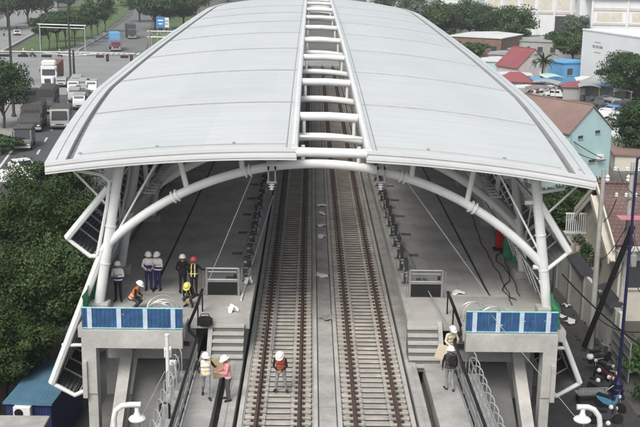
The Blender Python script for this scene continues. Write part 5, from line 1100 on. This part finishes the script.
# ================================================================== BUILDINGS
def gable_house(name, label, apex, rz, W, L, hE, hR, wall, roof, windows=(), over=.35, group=None, cat='house', th=.14, chim=False):
    """gable end at local y=0 facing -Y, ridge runs to +Y"""
    T = thing(name, label, cat, apex, rz, group); w2 = W/2
    b = MB(); b.prism([(-w2, 0), (w2, 0), (w2, hE), (0, hR), (-w2, hE)], 0, L, 'y'); b.build('wall', M[wall], T, local=True)
    b = MB(); sl_ = (hR-hE)/w2; o = over
    pr = [(-w2-o, hE-sl_*o+.04), (0, hR+.04), (w2+o, hE-sl_*o+.04), (w2+o, hE-sl_*o+.04+th), (0, hR+.04+th), (-w2-o, hE-sl_*o+.04+th)]
    b.prism(pr, -o*.6, L+o*.6, 'y'); rf = b.build('roof', M[roof], T, local=True)
    b = MB(); b.tube([(-w2+.15, -.06, 0), (-w2+.15, -.06, hE-.1)], .06, 6); b.build('downpipe', M['wgrey'], T, local=True)
    b = MB(); b.box((w2*.45, -.25, hE*.55), (.8, .4, .6), None, 0, .03); b.build('air_conditioner', M['whitep'], T, local=True)
    b = MB(); b.tube([(0, -o*.6, hR+.06+th), (0, L+o*.6, hR+.06+th)], .09, 6); b.build('ridge_cap', M[roof], rf, local=True)
    for (x, z, ww, hh) in windows:
        b = MB(); b.b2((x-ww/2, -.06, z-hh/2), (x+ww/2, .02, z+hh/2)); wi = b.build('window', M['wind'], T, local=True)
        b = MB(); b.b2((x-ww/2-.06, -.10, z-hh/2-.10), (x+ww/2+.06, -.061, z-hh/2)); b.b2((x-ww/2-.06, -.10, z+hh/2), (x+ww/2+.06, -.061, z+hh/2+.06)); b.build('sill', M['wgrey'], wi, local=True)
    return T
def block(name, label, loc, rz, W, L, H, wall, roof, cat='building', rows=0, cols=0, slope=.4, group=None, par=.25, ww=1.2, hh=1.3, door=False):
    T = thing(name, label, cat, loc, rz, group)
    b = MB(); b.b2((0, 0, 0), (W, L, H)); b.build('wall', M[wall], T, local=True)
    b = MB(); b.prism([(-par, H+.003), (W+par, H+.003), (W+par, H+.16), (W*.5, H+.16+slope), (-par, H+.16)], -par, L+par, 'y'); b.build('roof', M[roof], T, local=True)
    for j in range(rows):
        for i in range(cols):
            x = W*(i+.5)/cols; z = H*(j+.6)/max(rows, 1)
            b = MB(); b.b2((x-ww/2, -.05, z-hh/2), (x+ww/2, .02, z+hh/2)); wi = b.build('window', M['wind'], T, local=True); b = MB(); b.b2((x-ww/2-.08, -.1, z-hh/2-.12), (x+ww/2+.08, -.052, z-hh/2)); b.build('sill', M['wgrey'], wi, local=True)
    if door: b = MB(); b.b2((W*.4, -.05, 0), (W*.4+1.1, .02, 2.1)); b.build('door', M['dark'], T, local=True)
    return T
# pale blue gabled house
a0 = R(30); pa = PY(593, 107, 111); hR = pa.z
T = gable_house('gabled_house', 'pale blue gabled house with faded brown roof', (pa.x, 111, 0), a0, 6.0, 26, hR-2.55, hR, 'wteal', 'rooftan', [(-1.5, hR-3.1, .62, .3), (.9, hR-2.7, .62, .3), (.4, 3.2, .9, .3)], .25)
b = MB(); b.prism([(-3.02, hR-2.9), (-6.2, hR-3.6), (-6.2, hR-3.75), (-3.02, hR-3.05)], .5, 6, 'y'); b.build('lean_to', M['roofpale'], T, local=True)
for q_ in range(3):
    b = MB(); b.tube([(-4.6, 3+q_*2.2, hR-3.4), (-4.6, 3+q_*2.2, hR-.6)], .12, 8); b.box((-4.6, 3+q_*2.2, hR-.5), (.5, .5, .5)); b.build('roof_vent', M['wgrey'], T, local=True)
t = thing('rooftop_tank', 'pale water tank on legs beside the roof edge left of the pale blue house', 'water tank', (21.8, 112, 5.4)); b = MB(); b.box((0, 0, 1.2), (2.2, 1.4, .5), None, 0, .1); b.build('tank', M['vwhite'], t, local=True)
for x in (-.9, .9):
    b = MB(); b.box((x, 0, -2.2), (.2, 1.0, 6.4)); b.build('leg', M['dark'], t, local=True)
# brown tiled house close on the right
yE, zE = 68.6, 5.5; zR = 8.6; yR = 74.0
T = thing('tiled_house', 'cream house with brown tiled roof at the right edge', 'house', (26, 71, 0)); x0, x1 = 19.9, 34
b = MB(); b.prism([(yE+.5, 0), (2*yR-yE-.5, 0), (2*yR-yE-.5, zE+.1), (yR, zR-.25), (yE+.5, zE+.1)], x0+.55, x1, 'x'); b.build('wall', M['wcream'], T)
b = MB(); n_ = (zR-zE)/(yR-yE)
b.slab([(x0, yE, zE), (x1, yE, zE), (x1, yR, zR), (x0, yR, zR)], .16); b.slab([(x0, yR, zR), (x1, yR, zR), (x1, 2*yR-yE, zE), (x0, 2*yR-yE, zE)], .16); rf = b.build('roof', M['tileR'], T)
b = MB(); b.tube([(x0, yR, zR+.05), (x1, yR, zR+.05)], .15, 8)
for k in range(30): b.lathe([(.17, -.1), (.19, .0), (.16, .1)], (x0+.3+k*.46, yR, zR+.05), 8, 0, Matrix.Rotation(pi/2, 3, 'Y'))
b.build('ridge_tiles', M['tileR'], rf)
for dz, dx, nm in ((0, 0, 'bargeboard'), (-.9, -.30, 'bargeboard')):
    b = MB(); b.prism([(yE-.1, zE-.35+dz), (yE-.1, zE+.05+dz), (yR, zR+.08+dz), (2*yR-yE, zE+.05+dz), (2*yR-yE, zE-.35+dz), (yR, zR-.32+dz)], x0-.12+dx, x0-.003+dx, 'x'); b.build(nm, M['wcream'], T)
b = MB(); b.slab([(x0-.30, yE-.3, zE-1.0), (x0+.53, yE-.3, zE-1.0), (x0+.53, yR, zR-.9), (x0-.30, yR, zR-.9)], .12); b.build('lower_eave', M['wcream'], T)
b = MB(); b.b2((x0+.6, yE-.45, zE-.30), (x1, yE+.05, zE-.06)); b.build('gutter', M['roofpale'], T)
for x in (21.5, 24.2):
    b = MB(); b.b2((x-.5, yE+.44, 2.4), (x+.5, yE+.51, 4.3)); wi = b.build('window', M['wind'], T); b = MB(); b.b2((x-.6, yE+.36, 2.25), (x+.6, yE+.43, 2.4)); b.build('sill', M['wcream'], wi)
for k, (x, lb) in enumerate(((20.6, 'leftmost'), (22.1, 'middle'), (23.4, 'rightmost'))):
    b = MB(); b.lathe([(.14, 0), (.18, .12), (.12, .24), (.17, .36), (.06, .5)], (x, yR, zR+.12), 10); tag(b.build('roof_finial', M['wwhite'], smooth=True), f'white rounded finial standing on the tiled house ridge, {lb} of three', 'finial', 'white finials on the tiled ridge')
# boundary wall, balcony railing and canopy along the alley
T = thing('boundary_wall', 'grubby cream boundary wall with grey canopies along the alley', 'wall', (18.6, 70, 0))
b = MB(); b.prism([(18.45, 61.5), (18.7, 61.5), (18.25, 82), (18.0, 82)], 0, 3.1, 'z'); b.build('wall', M['wpale'], T)
for k in range(6):
    b = MB(); Y = 62.2+k*3.6; b.box((18.5-.022*(Y-61.5), Y, 1.6), (.36, .4, 3.2)); b.build('pier', M['wgrey'], T)
for Y0, Y1, z in ((62.5, 67.0, 3.3), (69, 74, 3.4), (76.5, 81.0, 3.6)):
    b = MB(); xq = 18.55-.022*(Y0-61.5); b.slab([(xq-.42, Y0, z-.2), (xq+.4, Y0, z+.1), (xq+.5, Y1, z+.1), (xq-.32, Y1, z-.2)], .06); b.build('canopy', M['dark'], T)
T = thing('metal_gate', 'pale metal gate panels at the lower end of the alley boundary wall', 'gate', (18.2, 60, 0))
for k in range(2):
    b = MB(); b.b2((18.1, 57.9+k*1.8, .1), (18.16, 59.6+k*1.8, 2.5)); b.build('panel', M['vsilver'], T); b = MB()
    for q_ in range(4): b.b2((18.04, 58.0+k*1.8, .3+q_*.6), (18.1, 59.5+k*1.8, .38+q_*.6))
    b.build('rail', M['steel'], T)
T = thing('white_fence', 'white slatted fence between the spreading tree and the cream house', 'fence', (20.2, 77, 0))
for k in range(17):
    pass
b = MB(); 
for k in range(18): b.box((18.9+k*.16, 78.0, 4.6), (.07, .06, 1.7))
b.build('slats', M['wwhite'], T); b = MB(); b.box((20.3, 78.03, 5.4), (3.0, .1, .1)); b.box((20.3, 78.03, 3.9), (3.0, .1, .1)); b.build('rail', M['wwhite'], T); b = MB(); b.b2((18.9, 78.1, 0), (21.8, 79.0, 3.8)); b.build('base', M['wcream'], T)
b = MB(); p = PY(562, 256, 74); b.slab([(15.4, 79.0, 3.7), (17.9, 79.0, 3.9), (18.0, 83.5, 4.1), (15.6, 83.5, 3.9)], .08); [b.tube([(x, y, 0), (x, y, 3.7)], .05, 6) for x, y in ((15.6, 79.2), (17.8, 79.2), (15.8, 83.2))]
tag(b.build('pale_canopy', M['roofpale']), 'pale sheet canopy on posts beside the right upper louvre frame', 'canopy')
b = MB(); b.slab([(17.2, 74.8, 4.3), (18.5, 74.5, 3.9), (18.7, 78.2, 4.0), (17.4, 78.4, 4.4)], .1); [b.tube([(x, y, 0), (x, y, 3.9)], .05, 6) for x, y in ((17.5, 75.2), (17.7, 78.0))]
tag(b.build('grey_canopy', M['dark']), 'dark grey louvred canopy beside the pale sheet canopy', 'canopy')
# white blank wall building
p = PY(583, 30, 208.8); T = thing('white_building', 'large blank white building with two small grey lines of lettering', 'building', (p.x, 208.8, 0), R(14))
h = p.z; 
b = MB(); b.b2((0, -60, 0), (14, 0, h)); b.build('wall', M['wwhite'], T, local=True); b = MB(); b.b2((-.12, -60.1, h+.003), (14.1, .1, h+.25)); b.build('parapet', M['wwhite'], T, local=True)
b = MB()
for z, segs in ((h-2.0, ((5.0, 2.2),)), (h-3.0, ((4.3, 1.0), (5.6, .9), (6.8, 1.3))), (h-3.9, ((5.0, 2.4),))):
    for y, L in segs: b.b2((-.03, -y-L, z), (-.003, -y, z+(.16 if len(segs) == 1 else .5)))
b.build('lettering', M['letter'], T, local=True)
# red roofed house, neighbours
p = PY(535, 50, 212); T = gable_house('gabled_house', 'pale gabled house with dull red roof', (p.x, 212, 0), R(26), 8.0, 7, p.z-3.4, p.z, 'wpink', 'roofred', [(0, p.z-2.4, .8, .5)], .3)
def gp0(x, y): v = PZ(x, y, 0); return (v.x, v.y, 0)
block('shed', 'long grey roofed shed behind the red roofed house', gp0(508, 60), R(-18), 15, 10, 4.6, 'wgrey', 'roofgrey', 'shed', 1, 5)
block('blue_house', 'bright blue walled house beside the white wall', gp0(562, 85), R(22), 6.5, 5, 4.2, 'wblue', 'wblue', 'house', 1, 2, .3)
def hip(name, label, x, y, W, L, H, hr, m, rz=0, wallm='wgrey'):
    g = gp0(x, y); T = thing(name, label, 'shelter', g, rz); b = MB(); b.b2((-W/2+.4, -L/2+.4, 0), (W/2-.4, L/2-.4, H)); b.build('wall', M[wallm], T, local=True)
    b = MB(); V = [(-W/2, -L/2, H), (W/2, -L/2, H), (W/2, L/2, H), (-W/2, L/2, H), (-W/2+L/2*.9, 0, H+hr), (W/2-L/2*.9, 0, H+hr)]
    b.add(V, [(0, 1, 5, 4), (1, 2, 5), (2, 3, 4, 5), (3, 0, 4), (3, 2, 1, 0)]); b.build('roof', M[m], T, local=True)
hip('red_pavilion', 'low red hipped roof beside the station roof edge under the white awning', 514, 95, 6.4, 5.0, 2.6, 1.6, 'roofred', R(-10)); hip('red_pavilion', 'small red hipped roof in front of the white wall', 573, 99, 4.6, 3.2, 2.2, .9, 'roofred', R(-8)); hip('grey_pavilion', 'grey hipped roof in front of the white wall beside the large tree', 606, 98, 9.0, 6.0, 2.6, 1.6, 'roofgrey', R(-12))
block('white_awning_house', 'low building with white sheet roof left of the palm tree', gp0(496, 87), R(-8), 6.5, 4, 2.3, 'wgrey', 'roofpale', 'building', 0, 0, .2)
block('brick_shed', 'brick shed with white two part roof beyond the roof edge', gp0(447, 62), R(-28), 13, 16, 6.0, 'wbrick', 'roofpale', 'shed', 1, 4)
block('low_house', 'low grey roofed house right of the brick shed', gp0(473, 62), R(-20), 11, 9, 3.2, 'wpink', 'roofgrey', 'house', 1, 3)
block('low_house', 'low pale blue house touching the roof edge left of the white awning roof', gp0(478, 78), R(-15), 6.5, 7, 3.4, 'wteal', 'roofpale', 'house', 1, 2)
block('low_house', 'low pale roofed house between the low grey house and the red roof', gp0(488, 70), R(-15), 6, 6, 3.4, 'wgrey', 'roofgrey', 'house', 1, 2)
block('low_house', 'pale tarpaulin roofed workshop behind the pale blue gabled house', gp0(614, 158), R(-10), 8, 7, 2.4, 'wcream', 'roofpale', 'workshop', 0, 0, .7)
block('low_house', 'narrow grey roofed workshop at the right edge above the tiled house', gp0(614, 172), R(-8), 8, 4, 2.0, 'wcream', 'rooftan', 'workshop', 0, 0, .2)
hs = [(530, 93, 'vsilver', 'silver car parked beside the palm tree'), (541, 91, 'vblue', 'bluish car in front of the bright blue house, left'), (549, 94, 'vwhite', 'white car in front of the bright blue house, middle'), (560, 92, 'vsilver', 'grey car in front of the bright blue house, right'), (557, 98, 'vwhite', 'white car left of the small red hipped roof'), (534, 98, 'vwhite', 'white car below the palm tree'), (603, 108, 'vdark', 'dark van beside the large right tree, first'), (612, 110, 'vsilver', 'silver van beside the large right tree, second'), (622, 113, 'vdark', 'dark van below the large right tree, third'), (606, 118, 'vwhite', 'white car above the pale blue gable'), (617, 121, 'vdark', 'dark car right of the pale blue gable'), (627, 124, 'vwhite', 'white car farthest right above the tarpaulin roof'), (634, 112, 'vdark', 'dark car at the right edge under the large tree')]
for k, (x, y, m_, lb) in enumerate(hs): van('yard_vehicle', lb, 'vehicle', gp(x, y, .02), R(random.choice((-60, -40, 20, 70))), m_, 4.5, 1.85, 1.9 if 'van' in lb else 1.5, 'van' if 'van' in lb else 'car', None, 'vehicles parked in the yards')
# stalls and tarpaulins crowding the yards
st_ = [(502, 90, 'roofgrey', 'grey sheet stall roof by the roof edge below the pale blue low house'), (524, 101, 'roofpale', 'pale sheet stall roof in front of the low red hipped roof'), (533, 92, 'wblue', 'blue tarpaulin stall just below the palm tree'), (545, 97, 'roofgrey', 'grey stall roof between the palm tree and the small red roof'), (551, 88, 'wteal', 'pale blue stall roof in front of the bright blue house'), (540, 103, 'rooftan', 'brown stall roof nearest the pale blue gabled house'), (586, 93, 'roofpale', 'pale stall roof between the small red roof and the grey hipped roof'), (588, 101, 'roofgrey', 'grey stall roof below the grey hipped roof'), (598, 100, 'wblue', 'blue tarpaulin stall under the grey hipped roof'), (622, 104, 'roofpale', 'pale stall roof under the large right tree'), (634, 100, 'roofgrey', 'grey stall roof at the right edge under the large tree'), (609, 132, 'roofpale', 'pale tarpaulin hump just right of the pale blue gable'), (480, 62, 'rooftan', 'brown patch roof right of the low grey house'), (492, 58, 'roofpale', 'pale roof left of the red roofed house'), (466, 56, 'roofgrey', 'grey lean to roof below the brick shed')]
for k, (x, y, m_, lb) in enumerate(st_):
    t = thing('market_stall', lb, 'stall', gp0(x, y), R(random.uniform(-35, 25)), 'stalls and sheet roofs in the yards'); W_, L_ = random.uniform(3.2, 5.5), random.uniform(2.4, 3.6); h_ = random.uniform(2.1, 2.7)
    b = MB(); n = 6
    for i in range(n): 
        x0_, x1_ = -W_/2+W_*i/n, -W_/2+W_*(i+1)/n; z0_, z1_ = h_+.35*sin(pi*i/n)+random.uniform(-.04, .04), h_+.35*sin(pi*(i+1)/n)
        b.slab([(x0_, -L_/2, z0_-.1), (x1_, -L_/2, z1_-.1), (x1_, L_/2, z1_+.15), (x0_, L_/2, z0_+.15)], .05)
    b.build('roof_sheet', M[m_], t, local=True)
    for sx in (-1, 1):
        for sy in (-1, 1): b = MB(); b.tube([(sx*W_*.45, sy*L_*.42, 0), (sx*W_*.45, sy*L_*.42, h_)], .05, 5); b.build('post', M['greyp'], t, local=True)
    b = MB()
    for q_ in range(3): b.box((random.uniform(-W_*.3, W_*.3), random.uniform(-L_*.3, L_*.2), .5), (random.uniform(.5, 1.4), .7, random.uniform(.6, 1.1)), random.uniform(0, 1))
    o = b.build('goods', M[random.choice(('wpink', 'vblue', 'vdark', 'wgrey'))], t, local=True); o['kind'] = 'stuff'
more = [(604, 94, 'vdark', 'dark car deepest between the grey hipped roof and the large tree'), (615, 98, 'vsilver', 'silver car left of the large tree trunk'), (629, 95, 'vdark', 'dark car right of the large tree trunk'), (638, 119, 'vsilver', 'silver car at the right edge below the large tree'), (601, 113, 'vdark', 'dark car touching the ridge of the pale blue house'), (612, 115, 'vblue', 'blue car in the middle of the parked cluster'), (627, 118, 'vgrey', 'grey car in the right half of the parked cluster'), (618, 127, 'vwhite', 'white car lowest of the parked cluster'), (526, 88, 'vdark', 'dark car between the low red roof and the palm tree'), (566, 95, 'vdark', 'dark car left of the small red hipped roof'), (580, 97, 'vwhite', 'white car right of the small red hipped roof')]
for k, (x, y, m_, lb) in enumerate(more): van('yard_vehicle', lb, 'vehicle', gp(x, y, .02), R(random.choice((-60, -40, 20, 70))), m_, 4.4, 1.8, 1.5, 'car', None, 'vehicles parked in the yards')
# factories along the top
def factory(name, label, x, y, rz, W, L, H, wall, roof, bays, hr=2.5, opening=None, group='factory halls at the top'):
    T = thing(name, label, 'factory', gp0(x, y), rz, group); b = MB(); b.b2((0, 0, 0), (W, L, H)); b.build('wall', M[wall], T, local=True)
    b = MB(); b.prism([(-1, H+.003), (W+1, H+.003), (W+1, H+.6), (W/2, H+hr), (-1, H+.6)], -1, L+1, 'y'); b.build('roof', M[roof], T, local=True)
    for k in range(bays+1):
        b = MB(); xx = W*k/bays; b.b2((xx-.3, -.35, 0), (xx+.3, -.01, H)); b.build('pilaster', M['wwhite'], T, local=True)
    b = MB(); b.b2((0, -.2, H*.74), (W, -.02, H*.80)); b.b2((0, -.2, H*.42), (W, -.02, H*.47)); b.build('band', M['wpink'], T, local=True)
    for k in range(bays):
        b = MB(); xx = W*(k+.5)/bays; b.b2((xx-W/bays*.36, -.06, H*.50), (xx+W/bays*.36, .02, H*.70)); b.build('window', M['wcream'], T, local=True)
        if opening and k in opening: b = MB(); b.b2((xx-W/bays*.42, -.08, .2), (xx+W/bays*.42, .02, H*.38)); b.build('opening', M['wind'], T, local=True)
    return T
factory('factory_hall', 'long white factory hall with bays and dark openings at the top right', 484, 34, R(-4), 44, 50, 16, 'wwhite', 'roofpale', 8, 3, (4, 5, 6))
factory('factory_hall', 'white factory hall behind the blank white building at the top right corner', 590, 44, R(-6), 50, 50, 13, 'wwhite', 'roofpale', 5, 3)
T = thing('white_chimney', 'tall white rectangular pylon standing in front of the factory halls', 'pylon', gp0(581, 41)); b = MB(); b.b2((-1.4, -1.4, 0), (1.4, 1.4, 34), 0, .1); b.b2((-1.6, -1.6, 0), (1.6, 1.6, 1.2)); b.build('shaft', M['wwhite'], T, local=True); b = MB(); b.b2((-.5, -1.45, 4), (.5, -1.41, 6.2)); b.build('door', M['greyp'], T, local=True)
block('white_roof_hall', 'white roofed hall above the dark trees at the far right end of the station roof', gp0(440, 24), R(-20), 40, 40, 9, 'wwhite', 'roofpale', 'hall', 1, 5, 5)
block('roadside_house', 'white roofed low wall building in front of the factory openings', gp0(540, 46), R(-6), 26, 4, 3.0, 'wwhite', 'roofpale', 'building', 0, 0, .3)
block('site_office', 'white low building beyond the far end of the station roof', gp0(372, 8), R(5), 26, 20, 6, 'wwhite', 'roofpale', 'building', 1, 6)
block('site_office', 'pinkish low building at the far end of the station roof beside the dark tree', gp0(400, 20), R(-10), 12, 10, 7, 'wpink', 'roofgrey', 'building', 2, 3)
# far tree belt
clm = []
rr = random.Random(77)
for k in range(230):
    Y = rr.uniform(520, 900); x = rr.uniform(-330, 420); s_ = rr.uniform(6, 11)
    if -110+(-.1*(Y-500)) < x < -60-.1*(Y-500): continue
    clm.append(((x, Y, s_*.8), s_, s_*.8))
T = thing('far_woods', 'distant belt of dark trees along the top edge', 'woods', (0, 520, 0)); T['kind'] = 'stuff'
lv = leaves('crowns', [((c[0], c[1]-520, c[2]), a, q) for c, a, q in clm], 110, 1.5, 'leafB', T, 500); lv['kind'] = 'stuff'
# ================================================================== AIR
b = MB(); b.b2((-2600, -300, -1), (2600, 4100, 60)); hz_ = b.build('haze', [], None); tag(hz_, kind='stuff')
hm = bpy.data.materials.new('thin_haze'); hm.use_nodes = True; n_ = hm.node_tree; n_.nodes.remove(n_.nodes['Principled BSDF'])
pv_ = n_.nodes.new('ShaderNodeVolumePrincipled'); pv_.inputs['Color'].default_value = (.93, .96, 1, 1); pv_.inputs['Density'].default_value = .00032; pv_.inputs['Anisotropy'].default_value = 0.2
n_.links.new(pv_.outputs[0], n_.nodes['Material Output'].inputs['Volume']); hz_.data.materials.append(hm)
